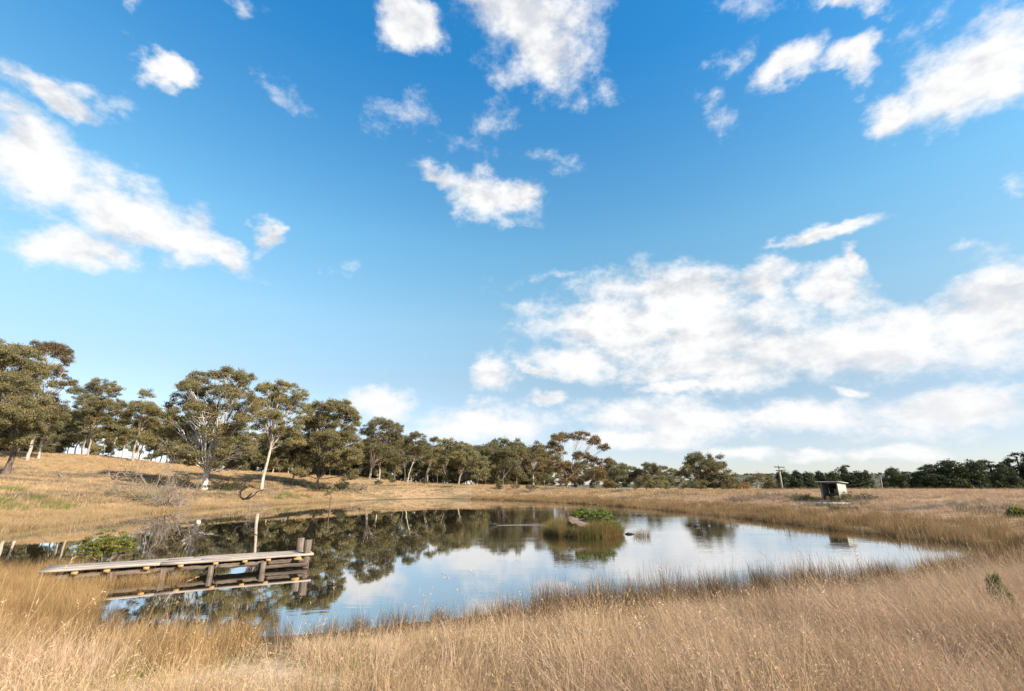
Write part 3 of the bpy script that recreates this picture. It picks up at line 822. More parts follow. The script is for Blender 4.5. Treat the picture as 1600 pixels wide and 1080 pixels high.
px_tree(GUM, 'gum with pale slanting trunk right of the largest white-trunked gum', 'tree', (408, 767), 66,
        [(418, 610, 22, 9), (442, 606, 18, 9), (468, 618, 16, 11), (432, 630, 28, 14), (462, 640, 20, 14), (405, 638, 14, 14), (478, 650, 10, 12), (425, 655, 24, 12),
         (452, 668, 22, 14), (405, 668, 14, 12), (430, 680, 20, 10), (462, 690, 16, 10)],
        M['gum_leaf'], M['pale_bark'], seed=17, group=BANK, r0=0.32, lean_px=(422, 704), limb_r=0.38)
px_tree(GUM, 'small dark gum with thin black leaning trunk between two big gums', 'tree', (455, 762), 74,
        [(455, 690, 20, 16), (470, 708, 18, 14), (444, 708, 14, 12)], M['dark_shrub_leaf'], M['dark_bark'], seed=18, group=BANK, r0=0.2, lean_px=(461, 728))
px_tree(GUM, 'bushy gum whose foliage hangs almost to the ground beside the water', 'tree', (493, 768), 74,
        [(532, 638, 24, 12), (500, 640, 22, 12), (552, 656, 14, 16), (515, 660, 28, 16), (480, 664, 20, 15), (546, 686, 18, 20), (512, 690, 28, 18), (474, 694, 20, 16),
         (552, 718, 13, 16), (525, 722, 24, 16), (484, 724, 20, 13), (546, 744, 12, 12), (470, 740, 14, 9), (560, 700, 8, 10)],
        M['gum_leaf'], M['dark_bark'], seed=19, group=BANK, r0=0.34, fork=2.2, dens=1.15, fill=1.15, limb_r=0.34, droop=0.9)
px_tree(GUM, 'dome-crowned gum with white branching trunk right of the bushy gum', 'tree', (577, 749), 98,
        [(596, 662, 22, 8), (576, 674, 14, 11), (614, 672, 16, 11), (598, 684, 26, 13), (622, 690, 11, 14), (576, 696, 14, 13), (604, 704, 22, 12), (620, 714, 11, 10), (580, 714, 12, 8)],
        M['gum_leaf'], M['pale_bark'], seed=20, group=BANK, r0=0.38, lean_px=(580, 732), limb_r=0.32)
px_tree(GUM, 'slim gum with thin white leaning trunk beyond the dome-crowned gum', 'tree', (637, 750), 108,
        [(652, 682, 12, 7), (640, 695, 13, 10), (660, 696, 11, 11), (650, 708, 16, 9), (668, 712, 7, 9)], M['gum_leaf'], M['pale_bark'], seed=21, group=BANK, r0=0.2, lean_px=(646, 722))
px_tree(GUM, 'open-crowned slim gum, several pale stems, left of the wood', 'tree', (663, 752), 112,
        [(678, 690, 10, 7), (668, 702, 10, 9), (686, 706, 9, 8), (676, 718, 12, 8), (692, 722, 8, 7)], M['gum_leaf'], M['grey_bark'], seed=22, group=BANK, r0=0.2, stems=3, fork=5)
FARG = 'gums along the far bank'
KW = dict(L=0.36, Wd=0.13, sub=0.8)
px_tree(GUM, 'tall round-headed gum at the left end of the wood behind the far bank', 'tree', (716, 757), 112,
        [(722, 702, 20, 8), (708, 712, 14, 10), (738, 712, 14, 10), (722, 724, 22, 12), (738, 730, 12, 10)], M['gum_leaf_far'], M['grey_bark'], seed=23, group=FARG, r0=0.3, **KW)
px_tree(GUM, 'low pale olive gum with a rounded crown in front of the wood', 'tree', (745, 758), 100,
        [(750, 722, 15, 8), (737, 732, 14, 10), (760, 733, 12, 11), (746, 743, 18, 10)], M['gum_leaf_grey'], M['grey_bark'], seed=24, group=FARG, r0=0.22, **KW)
px_tree(GUM, 'dark gum with broad top in the middle of the wood', 'tree', (786, 759), 114,
        [(775, 708, 16, 8), (795, 706, 14, 7), (785, 720, 22, 11), (768, 730, 14, 12), (802, 732, 14, 12)], M['gum_leaf_far'], M['dark_bark'], seed=25, group=FARG, r0=0.3, **KW)
px_tree(GUM, 'brownish sparse gum showing white antler-like limbs left of the orange gum', 'tree', (833, 760), 99,
        [(824, 710, 11, 8), (842, 706, 11, 7), (833, 720, 16, 9), (818, 730, 10, 10), (850, 728, 10, 11), (838, 740, 14, 8)], M['gum_leaf_bronze'], M['pale_bark'], seed=26,
        group=FARG, r0=0.24, lean_px=(833, 742), dens=0.7, fill=0.7, tint=(0.2, 0.15), **KW)
px_tree(GUM, 'tallest orange-bronze gum with an open broken crown on the far bank', 'tree', (885, 765), 102,
        [(878, 686, 17, 8), (906, 683, 16, 7), (928, 690, 12, 7), (944, 704, 9, 7), (862, 696, 10, 8), (872, 708, 14, 12), (950, 722, 6, 5), (868, 728, 15, 14), (912, 716, 16, 9),
         (898, 732, 20, 13), (930, 724, 16, 10), (928, 744, 18, 12), (885, 748, 18, 10), (940, 750, 11, 9)],
        M['gum_leaf_bronze'], M['grey_bark'], seed=27, group=FARG, r0=0.34, stems=3, fork=3.0, limb_r=0.34, fill=0.9, **KW)
px_tree(GUM, 'brown-green gum just right of the orange gum', 'tree', (962, 768), 128,
        [(958, 728, 14, 8), (975, 733, 10, 7), (950, 742, 12, 11), (970, 746, 14, 11), (958, 756, 16, 8)], M['gum_leaf_far'], M['grey_bark'], seed=28, group=FARG, r0=0.3, **KW)
px_tree(GUM, 'spreading dark olive gum with ragged top beside the low shrubs', 'tree', (1012, 768), 125,
        [(1012, 730, 13, 6), (998, 742, 13, 10), (1024, 742, 16, 10), (1040, 748, 12, 10), (1008, 754, 16, 9), (985, 748, 10, 10)], M['gum_leaf_far'], M['grey_bark'], seed=29, group=FARG, r0=0.3, **KW)
px_tree(GUM, 'low olive gum like a bush in front of the spreading dark gum', 'tree', (1022, 769), 105,
        [(1012, 752, 12, 8), (1032, 752, 12, 8), (1022, 759, 18, 7)], M['gum_leaf'], M['grey_bark'], seed=30, group=FARG, r0=0.2, tint=(0.3, 0.15), **KW)
px_tree(GUM, 'broad gum standing alone on the far bank left of the power pole', 'tree', (1105, 769), 84,
        [(1088, 717, 15, 8), (1114, 718, 14, 7), (1076, 728, 11, 9), (1102, 730, 20, 10), (1128, 732, 13, 9), (1084, 744, 17, 12), (1112, 746, 20, 12), (1138, 746, 11, 11), (1095, 758, 22, 9), (1130, 760, 16, 7), (1148, 757, 6, 7)],
        M['gum_leaf_far'], M['dark_bark'], seed=31, group=FARG, r0=0.34, L=0.28, Wd=0.1, sub=0.66, tint=(0.6, 0.2), fill=1.1)
px_tree('orange_bush', 'small orange bush at the foot of the broad lone gum', 'bush', (1163, 768), 84,
        [(1158, 760, 5, 5), (1166, 763, 4, 4), (1153, 764, 4, 4)], M['orange_leaf'], M['grey_bark'], seed=32, r0=0.06, L=0.2, Wd=0.09, sub=0.35)
px_tree(GUM, 'low gum with white spreading limbs just left of the power pole', 'tree', (1184, 768), 110,
        [(1184, 746, 15, 4), (1172, 752, 10, 5), (1198, 753, 10, 6), (1206, 760, 6, 6), (1166, 760, 8, 6)], M['gum_leaf_far'], M['pale_bark'], seed=33, group=FARG, r0=0.28,
        fork=1.6, fill=0.9, tint=(0.7, 0.15), **KW)

# the wood behind: slender gums, some with tall bare stems
def wood_blobs(g, h, w, low):
    out = []
    n = int(g.integers(5, 8))
    for k in range(n):
        t = k / (n - 1)
        z = h * (low + (0.93 - low) * t)
        r = w * (0.30 + 0.22 * g.random()) * (1.0 - 0.35 * abs(t - 0.45))
        out.append((g.normal() * w * 0.24, g.normal() * w * 0.24, z, r, r, r * 0.62))
    return out
gw = np.random.default_rng(77)
TEMPL = []
WOOD_L = ['slender bare-stemmed gum on the hill crest', 'slender gum in the dense wood', 'low bushy young gum among the stems']
def ground_under(px, Y):
    p = at_y(px, 760, Y)
    return np.array([p[0], p[1], gz(p[0], p[1])])
spots = []
for px in list(range(-70, 290, 9)):
    spots.append((px + gw.uniform(-5, 5), gw.uniform(98, 140), gw.uniform(8.5, 12.5), 0))
for px in range(265, 470, 9):
    spots.append((px + gw.uniform(-6, 6), gw.uniform(104, 130), gw.uniform(8.0, 10.5), 0))
for px in list(range(475, 700, 14)):
    spots.append((px + gw.uniform(-5, 5), gw.uniform(122, 150), gw.uniform(10, 12.5), 1))
for px in list(range(700, 860, 11)):
    spots.append((px + gw.uniform(-4, 4), gw.uniform(122, 150), gw.uniform(10, 12.5), 1))
for px in list(range(860, 1080, 17)):
    spots.append((px + gw.uniform(-5, 5), gw.uniform(135, 160), gw.uniform(5.5, 8), 1))
for px in list(range(560, 870, 12)):
    spots.append((px + gw.uniform(-5, 5), gw.uniform(142, 170), gw.uniform(6, 8.5), 2))
for px in list(range(-70, 80, 13)) + list(range(275, 560, 15)):
    spots.append((px + gw.uniform(-5, 5), gw.uniform(118, 140), gw.uniform(5, 7), 2))
for k, (low, w, lf, bk) in enumerate([(0.48, 4.2, 'gum_leaf_far', 'pale_bark'), (0.42, 5.0, 'gum_leaf_far', 'dark_bark'), (0.55, 3.6, 'gum_leaf', 'pale_bark'),
                                      (0.22, 5.2, 'gum_leaf_far', 'dark_bark'), (0.16, 5.6, 'gum_leaf_far', 'grey_bark'), (0.28, 4.6, 'gum_leaf_grey', 'pale_bark')]):
    TEMPL.append((low, w, lf, bk))
TEMPL.append((0.06, 6.5, 'gum_leaf_far', 'dark_bark'))
made = {}
for i, (px, Y, h, zone) in enumerate(spots):
    Y *= FARK; h *= FARK
    k = 6 if zone == 2 else int(gw.integers(0, 3)) if zone == 0 and 85 < px < 262 and gw.random() < 0.95 else int(gw.integers(3, 6)) if zone == 0 else int(gw.integers(3, 6)) if px > 690 else int(gw.choice([1, 3, 5, 5]))
    base = ground_under(px, Y)
    lab = WOOD_L[zone] + (', behind the left edge gum' if px < 75 else ', around the twin-stemmed gum' if px < 215 else ', left of the white trunk' if px < 310 else ', behind the white-trunked gums' if px < 560 else
                          ', behind the dome-crowned gum' if px < 690 else ', left of the orange gum' if px < 870 else ', right of the orange gum')
    grp = ('gums of the wood on the crest', 'gums of the wood behind the far bank', 'young gums under the wood')[zone]
    if k not in made:
        low, w, lf, bk = TEMPL[k]
        made[k] = (make_tree('slender_gum', lab, 'tree', base, wood_blobs(gw, h, w * FARK, low), M[lf], M[bk], r0=0.26, fork=h * low * 0.9, seed=300 + k, group=grp,
                             L=0.48, Wd=0.18, sub=1.1, limbs_apart=False, fill=1.1, dens=1.2), h)
    else:
        src, h0 = made[k]
        s = h / h0
        copy_tree(src, base, gw.uniform(0, 6.28), (s * gw.uniform(0.85, 1.15), s * gw.uniform(0.85, 1.15), s), lab, grp)

# pines
def pine_blobs(g, h, w, shape):
    out = []
    n = 9
    for k in range(n):
        t = k / (n - 1)
        z = h * (0.10 + 0.84 * t)
        prof = (1 - t) ** 0.75 if shape == 0 else math.sqrt(max(0.02, 1 - (t * 1.0 - 0.25) ** 2 / 0.62))
        m = 4 if t < 0.6 else 2 if t < 0.9 else 1
        for j in range(m):
            a = 6.28 * j / m + g.uniform(0, 1.5)
            rr_ = w * 0.5 * prof * g.uniform(0.55, 0.8)
            r = max(0.5, w * 0.22 * (0.5 + prof * 0.6) * g.uniform(0.8, 1.2))
            out.append((math.cos(a) * rr_ * (m > 1), math.sin(a) * rr_ * (m > 1), z, r, r, r * 0.5))
    return out
PT = []
ROW1 = [(1150, 752, 7), (1205, 744, 11), (1228, 740, 12), (1248, 738, 12), (1266, 742, 11), (1284, 739, 12), (1305, 741, 11), (1326, 727, 15), (1346, 741, 12), (1358, 738, 10)]
ROW2 = [(1402, 733, 15), (1424, 737, 16), (1443, 738, 14), (1466, 726, 22), (1492, 722, 26), (1515, 729, 18), (1531, 726, 12), (1556, 719, 26), (1577, 730, 14), (1604, 708, 24), (1634, 715, 24)]
ORD = ['first', 'second', 'third', 'fourth', 'fifth', 'sixth', 'seventh', 'eighth', 'ninth', 'tenth', 'eleventh']
first_pine = {}
for ri, (row, Y, anchor, grp) in enumerate(((ROW1, 150, 'in row behind power pole and shed', 'pines behind the shed'),
                                           (ROW2, 118, 'in belt right of the shed', 'pines at the right'))):
    for k, (px, top, hw) in enumerate(row):
        Yk = Y + gw.uniform(-6, 6)
        p = at_y(px, 765, Yk); z0 = gz(p[0], p[1])
        pt = at_y(px, top, Yk)
        h = pt[2] - z0
        w = 2 * hw * m_per_px(pt) * 1.15
        look = 'wide dome-topped' if hw >= 18 else 'tall' if top < 728 else 'narrow' if hw <= 11 else 'rounded'
        lab = f'{look} pine, {ORD[k]} from left {anchor}'
        kk = (0 if hw < 14 else 1) * 2 + (k % 2)
        if kk not in first_pine:
            first_pine[kk] = (make_tree('pine_tree', lab, 'tree', (p[0], p[1], z0), pine_blobs(gw, h, w, kk // 2), M['pine_leaf'], M['dark_bark'], r0=0.25, fork=h * 0.9, seed=500 + kk,
                              group=grp, L=0.34, Wd=0.12, sub=0.7, droop=-0.1, limbs_apart=False, lean=(0, 0), fill=1.0, limb_r=0.2, dens=1.25, tint=(0.4, 0.22)), h, w)
        else:
            src, h0, w0 = first_pine[kk]
            copy_tree(src, (p[0], p[1], z0), gw.uniform(0, 6.28), (w / w0, w / w0, h / h0), lab, grp)

# ------------------------------------------------------------------ twiggy and leafy shrubs
def bush(name, label, base, r, h, leaf, bark, n=40, L=0.1, Wd=0.05, seed=1, cat='shrub', per=90, sub=0.16, group=None, stemr=0.02):
    g = np.random.default_rng(seed)
    root = thing(name, label, cat, base, 0, group)
    st, cr = MB(), MB()
    for k in range(n):
        a = g.uniform(0, 6.28); q = math.sqrt(g.random())
        e = np.array([math.cos(a) * q * r, math.sin(a) * q * r, h * (1 - 0.55 * q * q) * g.uniform(0.55, 1.0)])
        p = bez(np.array([e[0] * .12, e[1] * .12, -0.1]), np.array([e[0] * .4, e[1] * .4, e[2] * .7]), e, 6, g, 0.03)
        st.tube(p, np.linspace(stemr, stemr * 0.2, 6), 4, cap=False)
        for c in (e, p[4] * 0.6 + e * 0.4, p[3]):
            leaves(cr, c + g.normal(size=3) * sub * 0.4, np.array([sub, sub, sub * 0.8]) * g.uniform(0.7, 1.3), per // 3, L, Wd, g, -0.3, (0.5, 0.25))
    st.build('stems', bark, root)
    cr.build('foliage', leaf, root)
    return root

def twigs(mb, p, d, length, r, depth, g, spread=0.7, up=0.15):
    n = 5
    pts = [p]
    dd = d.copy()
    for k in range(n):
        dd = dd + g.normal(size=3) * 0.22 + np.array([0, 0, up * 0.2]); dd /= np.linalg.norm(dd)
        pts.append(pts[-1] + dd * length / n)
    pts = np.array(pts)
    mb.tube(pts, np.linspace(r, r * 0.55, n + 1), 5 if depth > 1 else 3, cap=False)
    if depth == 0: return
    for k in range(int(g.integers(3, 5))):
        i = int(g.integers(1, n + 1))
        nd = dd + g.normal(size=3) * spread; nd /= np.linalg.norm(nd)
        twigs(mb, pts[i], nd, length * g.uniform(0.5, 0.8), r * 0.55, depth - 1, g, spread, up)

g = np.random.default_rng(44)
p0 = at_y(258, 782, 51); p0[2] = gz(p0[0], p0[1])
root = thing('dead_shrub', 'leafless pale twiggy shrub on the bank beside the big white trunk', 'shrub', p0)
for k in range(11):
    a = 6.28 * k / 11 + g.uniform(0, .4); d = np.array([math.cos(a) * 1.0, math.sin(a) * 0.8, g.uniform(0.35, 1.1)]); d /= np.linalg.norm(d)
    mb = MB(); twigs(mb, np.array([math.cos(a) * .2, math.sin(a) * .2, -0.05]), d, g.uniform(2.6, 3.7), 0.055, 4, g, 0.75, 0.3)
    mb.build('branch', M['dead_twig'], root)
for (px, py, Y, lab, s) in ((283, 771, 50, 'smaller leafless pale shrub close left of the big white trunk', 1.0), (400, 768, 52, 'leafless grey shrub at the foot of the slanting pale trunk', 0.9)):
    p = at_y(px, py, Y); p[2] = gz(p[0], p[1])
    r_ = thing('dead_shrub', lab, 'shrub', p)
    for k in range(5):
        a = 6.28 * k / 5 + g.uniform(0, .5); d = np.array([math.cos(a) * .8, math.sin(a) * .7, g.uniform(0.5, 1.2)]); d /= np.linalg.norm(d)
        mb = MB(); twigs(mb, np.zeros(3), d, g.uniform(1.2, 1.8) * s, 0.035, 3, g, 0.7, 0.2)
        mb.build('branch', M['dead_twig'], r_)
# fallen wood on the hillside
for k, (px, py, Y, lab) in enumerate(((178, 747, 78, 'pale fallen branch lying across the grass of the hillside'), (95, 752, 70, 'short grey fallen branch on the hillside nearer the left edge'), (560, 764, 100, 'grey fallen branch on the slope below the dome-crowned gum'))):
    p = at_y(px, py, Y); p[2] = gz(p[0], p[1])
    r_ = thing('fallen_branch', lab, 'branch', p)
    for d in ((1, 0.2, 0.06), (-1, 0.3, 0.08), (0.6, -0.5, 0.2)):
        d = np.array(d) / np.linalg.norm(d)
        mb = MB(); twigs(mb, np.array([0, 0, 0.12]), d, g.uniform(1.5, 3.0), 0.13, 2, g, 0.5, 0.02); mb.build('branch', M['dead_twig'], r_)
# live understorey on the bank
for k, (px, py, Y, r, h, lab) in enumerate((
        (262, 762, 70, 2.8, 2.4, 'dark leafy shrub growing behind the leafless pale shrub'),
        (340, 768, 75, 1.9, 2.2, 'dark shrub right of the big white trunk'),
        (368, 763, 80, 1.9, 2.0, 'olive shrub behind the black arching branch'),
        (500, 770, 94, 2.2, 1.8, 'green shrub at the foot of the bushy gum'),
        (534, 768, 97, 1.6, 2.4, 'drooping shrub under the right side of the bushy gum'))):
    p = at_y(px, py, Y); p[2] = gz(p[0], p[1])
    bush('shrub', lab, p, r, h, M['dark_shrub_leaf'], M['grey_bark'], 46, 0.2, 0.08, 60 + k, sub=0.36, per=60)
# small conifers and bushes on the far bank
for k, (px, py, Y, r, h, lf, lab) in enumerate((
        (664, 760, 122, 1.1, 1.6, 'dark_shrub_leaf', 'small green bush on the far bank below the slim gums'),
        (780, 764, 112, 1.0, 1.7, 'dark_shrub_leaf', 'small dark green bush on the far bank below the wood'),
        (831, 765, 108, 1.5, 2.2, 'dark_shrub_leaf', 'pointed dark bush on the far bank below the antler-limbed gum'),
        (805, 763, 116, 1.2, 1.8, 'gum_leaf_grey', 'grey-olive bush between the two dark bushes on the far bank'),
        (590, 760, 116, 1.1, 1.1, 'dark_shrub_leaf', 'dark green bush on the slope below the dome-crowned gum'),
        (612, 757, 124, 1.2, 1.2, 'gum_leaf_grey', 'grey bush on the slope right of the dome-crowned gum'),
        (1332, 782, 34, 1.7, 0.6, 'gum_leaf_grey', 'dark scrubby bush at the right front corner of the tin shed'),
        (1312, 782, 36, 0.9, 0.4, 'gum_leaf_grey', 'low dark bush right in front of the tin shed'),
        (1245, 781, 38, 1.1, 0.35, 'gum_leaf', 'low green bush left of the tin shed, nearest the pole'),
        (1265, 782, 37, 0.9, 0.35, 'gum_leaf', 'low green bush left of the tin shed, nearest the shed'),
        (1370, 766, 90, 3.2, 1.3, 'gum_leaf', 'low yellow-green bush at the gap between the two pine groups'),
        (1320, 800, 25, 1.0, 0.22, 'gum_leaf_grey', 'dark matted bush in the grass below the tin shed'),
        (1594, 808, 20, 0.35, 0.35, 'bright_leaf', 'yellowish bush in the dry grass at the right edge'))):
    p = at_y(px, py, Y); p[2] = gz(p[0], p[1])
    if px > 1200 and Y < 60: p = on_ground(px, py, 12, 90)
    bush('bush', lab, p, r, h, M[lf], M['grey_bark'], 34, 0.13, 0.06, 80 + k, 'bush', per=66, sub=0.24)

# black dead branch arching at the water's edge
p0 = at_y(380, 778, 46)
p0[2] = gz(p0[0], p0[1])
root = thing('dead_branch', 'black dead branch curving up at the water edge below the slanting gum', 'branch', p0)
def pxrel(px, py): return at_y(px, py, 46) - p0
for ptsx, r in (([(396, 771), (388, 778), (381, 780), (376, 776), (376, 769), (381, 762), (383, 752), (386, 748), (392, 745)], 0.09), ([(381, 780), (390, 779), (398, 773), (401, 768), (410, 765)], 0.09), ([(383, 752), (380, 746)], 0.05), ([(376, 770), (374, 764)], 0.04)):
    pts = np.array([pxrel(*q) for q in ptsx]); pts[:, 1] += np.linspace(-0.3, 0.3, len(pts))
    mb = MB(); mb.tube(pts, np.linspace(r, r * 0.45, len(pts)), 6); mb.build('bough', M['black_branch'], root, smooth=True)
# sapling at the water's edge
p0 = at_y(516, 781, 48); p0[2] = max(0, gz(p0[0], p0[1]))
root = thing('sapling', 'thin bare-stemmed sapling leaning at the water edge below the bushy gum', 'sapling', p0)
mb = MB(); mb.tube([[0, 0, -0.2], [0.03, 0, .5], [0.02, 0, 1.1], [0.1, 0, 1.6]], [0.06, 0.05, 0.04, 0.02], 6); mb.build('stem', M['dark_bark'], root)
mb = MB()
for k in range(8): leaves(mb, np.array([g.normal() * .3, g.normal() * .3, 1.5 + g.random() * .6]), np.array([.3, .3, .25]), 50, .18, .07, g, .6)
mb.build('foliage', M['gum_leaf'], root)
# bright bush behind the jetty
p0 = at_z(146, 878, 0.0)
bush('leafy_bush', 'bright yellow-green bush growing in the water behind the jetty', (p0[0], p0[1] + 0.4, 0), 0.72, 0.92, M['bright_leaf'], M['grey_bark'], 90, 0.07, 0.024, 5, 'bush', per=96, sub=0.11, stemr=0.012)

# ------------------------------------------------------------------ jetty
DZ = 0.37
JL = at_z(52, 893, DZ); JR = at_z(491, 864.5, DZ)      # near edge of the deck, shore end and water end
ax = (JR - JL)[:2]; JLEN = float(np.linalg.norm(ax)); JA = math.atan2(ax[1], ax[0])
jet = thing('jetty', 'weathered grey timber jetty on log piles reaching out from the left bank', 'jetty', (JL[0], JL[1], 0), JA)
# local frame: x along the deck, y across (away from the camera), z up from the water
JW = 1.0
gj = np.random.default_rng(9)
def jx(px):                                             # local x of a pixel column on the near deck edge
    best = min(np.linspace(0, 1, 400), key=lambda t: abs(800 + FPX * (lambda q: q[0] / (q[1] * CP + (q[2] - EYE) * SP))(np.array([*(JL[:2] + t * ax), DZ])) - px))
    return best * JLEN
nb = 4
bw = JW / nb
for k in range(nb):
    cuts = [0.0 + gj.uniform(-0.12, 0.12), JLEN * (0.52 if k % 2 else 0.40) + gj.uniform(-.1, .1), JLEN]
    for x0, x1 in zip(cuts[:-1], cuts[1:]):
        mb = MB()
        n = 9
        xs = np.linspace(x0 + 0.006, x1 - 0.006, n)
        y0 = k * bw + 0.008; y1 = (k + 1) * bw - 0.008
        tz = gj.uniform(-0.006, 0.006)
        V = []
        for x in xs:
            wob = gj.normal() * 0.004; zz = DZ + tz + 0.012 * math.sin(x * 1.3 + k) * 0.5
            V += [[x, y0 + wob, zz - 0.055], [x, y1 + wob, zz - 0.055], [x, y1 + wob - .004, zz - .004], [x, y1 + wob - .014, zz], [x, y0 + wob + .014, zz], [x, y0 + wob + .004, zz - .004]]
        idx = np.arange(n * 6).reshape(n, 6)
        q = np.stack([idx[:-1], idx[1:], np.roll(idx[1:], -1, 1), np.roll(idx[:-1], -1, 1)], -1).reshape(-1, 4)
        caps = [[0, 1, 2, 5], [5, 2, 3, 4]] + [[(n - 1) * 6 + a for a in c] for c in ([0, 5, 2, 1], [5, 4, 3, 2])]
        mb.add(V, np.vstack([q, caps])); mb.build('plank', M['plank'], jet)
BEAR = [jx(px) for px in (118, 169, 230, 283, 338, 383, 420)]
for k, x in enumerate(BEAR):
    mb = MB(); mb.box((0, 0.5 * JW, DZ - 0.091), (0.115, JW + 0.12, 0.062), bevel=0.006)
    o = mb.build('crossbearer', M['log'], jet, loc=(x, 0, 0))
    mb = MB(); mb.box((0, -0.064, DZ - 0.091), (0.117, 0.012, 0.064)); mb.build('cut_end', M['cut_end'], o)
x = jx(466)
mb = MB(); mb.box((0, 0.5 * JW, DZ - 0.118), (0.20, JW + 0.12, 0.055), bevel=0.006); mb.box((0.01, 0.5 * JW, DZ - 0.074), (0.14, JW + .12, 0.035), bevel=0.004)
o = mb.build('crossbearer', M['log'], jet, loc=(x, 0, 0))
mb = MB(); mb.box((0, -0.064, DZ - 0.118), (0.205, 0.014, 0.057)); mb.box((0.01, -0.064, DZ - 0.074), (0.145, 0.014, 0.034)); mb.build('cut_end', M['cut_end'], o)
def log(name, x0, x1, y, z, r, mat, sag=0.0, seed=0):
    gg = np.random.default_rng(seed)
    n = 14
    xs = np.linspace(x0, x1, n)
    pts = np.stack([xs, np.full(n, y) + gg.normal(0, .008, n), np.full(n, z) + gg.normal(0, .006, n) + sag * np.sin(np.linspace(0, math.pi, n))], 1)
    mb = MB(); mb.tube(pts, r * (1 + gg.normal(0, .05, n)), 10); return mb.build(name, mat, jet, smooth=True)
seg = [0.35, BEAR[2] + .1, BEAR[4] + .05, BEAR[6], JLEN - 0.06]
for s, y in ((0, 0.10), (1, JW - 0.12)):
    for i, (a, c) in enumerate(zip(seg[:-1], seg[1:])):
        log('stringer', a, c - 0.015, y + (0.012 if i % 2 else -0.008), DZ - 0.122 - 0.062, 0.058, M['log'], 0, 10 * s + i)
log('brace', BEAR[6] - .1, JLEN - 0.12, 0.03, 0.085, 0.05, M['log'], 0, 40)
log('brace', BEAR[6] - .15, JLEN - 0.1, JW - 0.05, 0.085, 0.05, M['log'], 0, 41)
def pile(x, y, z1, r, seed, leanx=0.0):
    gg = np.random.default_rng(seed)
    n = 7
    zs = np.linspace(-1.0, z1, n)
    pts = np.stack([x + leanx * zs + gg.normal(0, .004, n), np.full(n, y), zs], 1)
    mb = MB(); mb.tube(pts, r * (1 + gg.normal(0, .03, n)), 12); return mb.build('pile', M['pile'], jet, smooth=True)
for k, px in enumerate((176, 258, 332, 412)):
    x = jx(px)
    pile(x, -0.045, DZ - 0.125, 0.07, 50 + k, 0.02)
    pile(x + 0.05, JW + 0.05, DZ - 0.13, 0.07, 60 + k)
xe = jx(480)
pile(xe, 0.14, DZ + 0.36, 0.105, 71, 0.03)
pile(xe - 0.08, JW - 0.16, DZ + 0.36, 0.10, 72, -0.02)

# ------------------------------------------------------------------ tin shed and what is in it
SY = 44.0
s0 = at_y(1287, 776, SY)
sx0, sx1 = at_y(1283, 770, SY)[0], at_y(1318, 770, SY)[0]
sw = at_y(1307, 770, SY)[0] - sx0
szg = gz((sx0 + sx1) / 2, SY)
roofz = at_y(1300, 752.5, SY)[2]
sh = roofz - szg
SHR = math.radians(-52)
shed = thing('shed', 'small open-fronted tin shed with flat pale roof on the dam wall', 'shed', (sx0, SY, szg), SHR)
swd, sdp = 1.4, 1.95
mb = MB(); mb.box((swd / 2, sdp / 2, -0.15), (swd + 0.3, sdp + 0.3, 0.36), bevel=0.02); mb.build('slab', M['concrete'], shed)
def wall_sheet(name, p0, p1, z0, z1a, z1b, mat, cor=0.018):
    """corrugated sheet from p0 to p1 with depth; its top slopes from z1a to z1b"""
    p0 = np.array(p0, float); p1 = np.array(p1, float)
    n = int(np.linalg.norm(p1 - p0) / 0.05)
    d = (p1 - p0) / np.linalg.norm(p1 - p0); nn = np.array([-d[1], d[0]])
    V = []
    for i in range(n + 1):
        t = i / n; o = cor * math.sin(i * math.pi / 2)
        for th in (0.0, 0.012):
            q = p0 + (p1 - p0) * t + nn * (o + th)
            V += [[q[0], q[1], z0], [q[0], q[1], z1a + (z1b - z1a) * t]]
    F = []
    for i in range(n):
        a = i * 4
        F += [[a, a + 4, a + 5, a + 1], [a + 2, a + 3, a + 7, a + 6], [a + 1, a + 5, a + 7, a + 3], [a, a + 2, a + 6, a + 4]]
    F += [[0, 1, 3, 2], [n * 4, n * 4 + 2, n * 4 + 3, n * 4 + 1]]
    mb = MB(); mb.add(V, F); return mb.build(name, mat, shed)
wall_sheet('wall', (0.0, 0.0), (0.0, sdp), 0.03, sh - 0.06, sh - 0.16, M['tin_grey'])
wall_sheet('wall', (swd, 0.0), (swd, sdp), 0.03, sh - 0.06, sh - 0.16, M['tin'])
wall_sheet('wall', (0.03, sdp), (swd - 0.03, sdp), 0.03, sh - 0.17, sh - 0.17, M['tin_inside'])
n = 40
V = []
for i in range(n + 1):
    x = -0.28 + (swd + 0.5) * i / n; o = 0.012 * math.sin(i * math.pi / 2)
    for (y, z) in ((-0.3, sh), (sdp + 0.15, sh - 0.12)):
        V += [[x, y, z + o], [x, y, z + o - 0.03]]
F = []
for i in range(n):
    a = i * 4
    F += [[a, a + 4, a + 6, a + 2], [a + 1, a + 3, a + 7, a + 5], [a, a + 1, a + 5, a + 4], [a + 2, a + 6, a + 7, a + 3]]
F += [[0, 2, 3, 1], [n * 4, n * 4 + 1, n * 4 + 3, n * 4 + 2]]
mb = MB(); mb.add(V, F); mb.build('roof', M['roof_tin'], shed)
for x in (0.06, swd - 0.06):
    mb = MB(); mb.box((x, 0.06, (sh - 0.09) / 2), (0.08, 0.08, sh - 0.12), bevel=0.008); mb.build('post', M['pole_wood'], shed)
mb = MB(); mb.box((swd / 2, sdp - 0.06, sh * 0.55), (swd - 0.1, 0.06, 0.09)); mb.build('rail', M['dark_timber'], shed)
Rs = np.array(Matrix.Rotation(SHR, 3, 'Z'))
def in_shed(x, y, z): return np.array([sx0, SY, szg]) + Rs @ np.array([x, y, z])
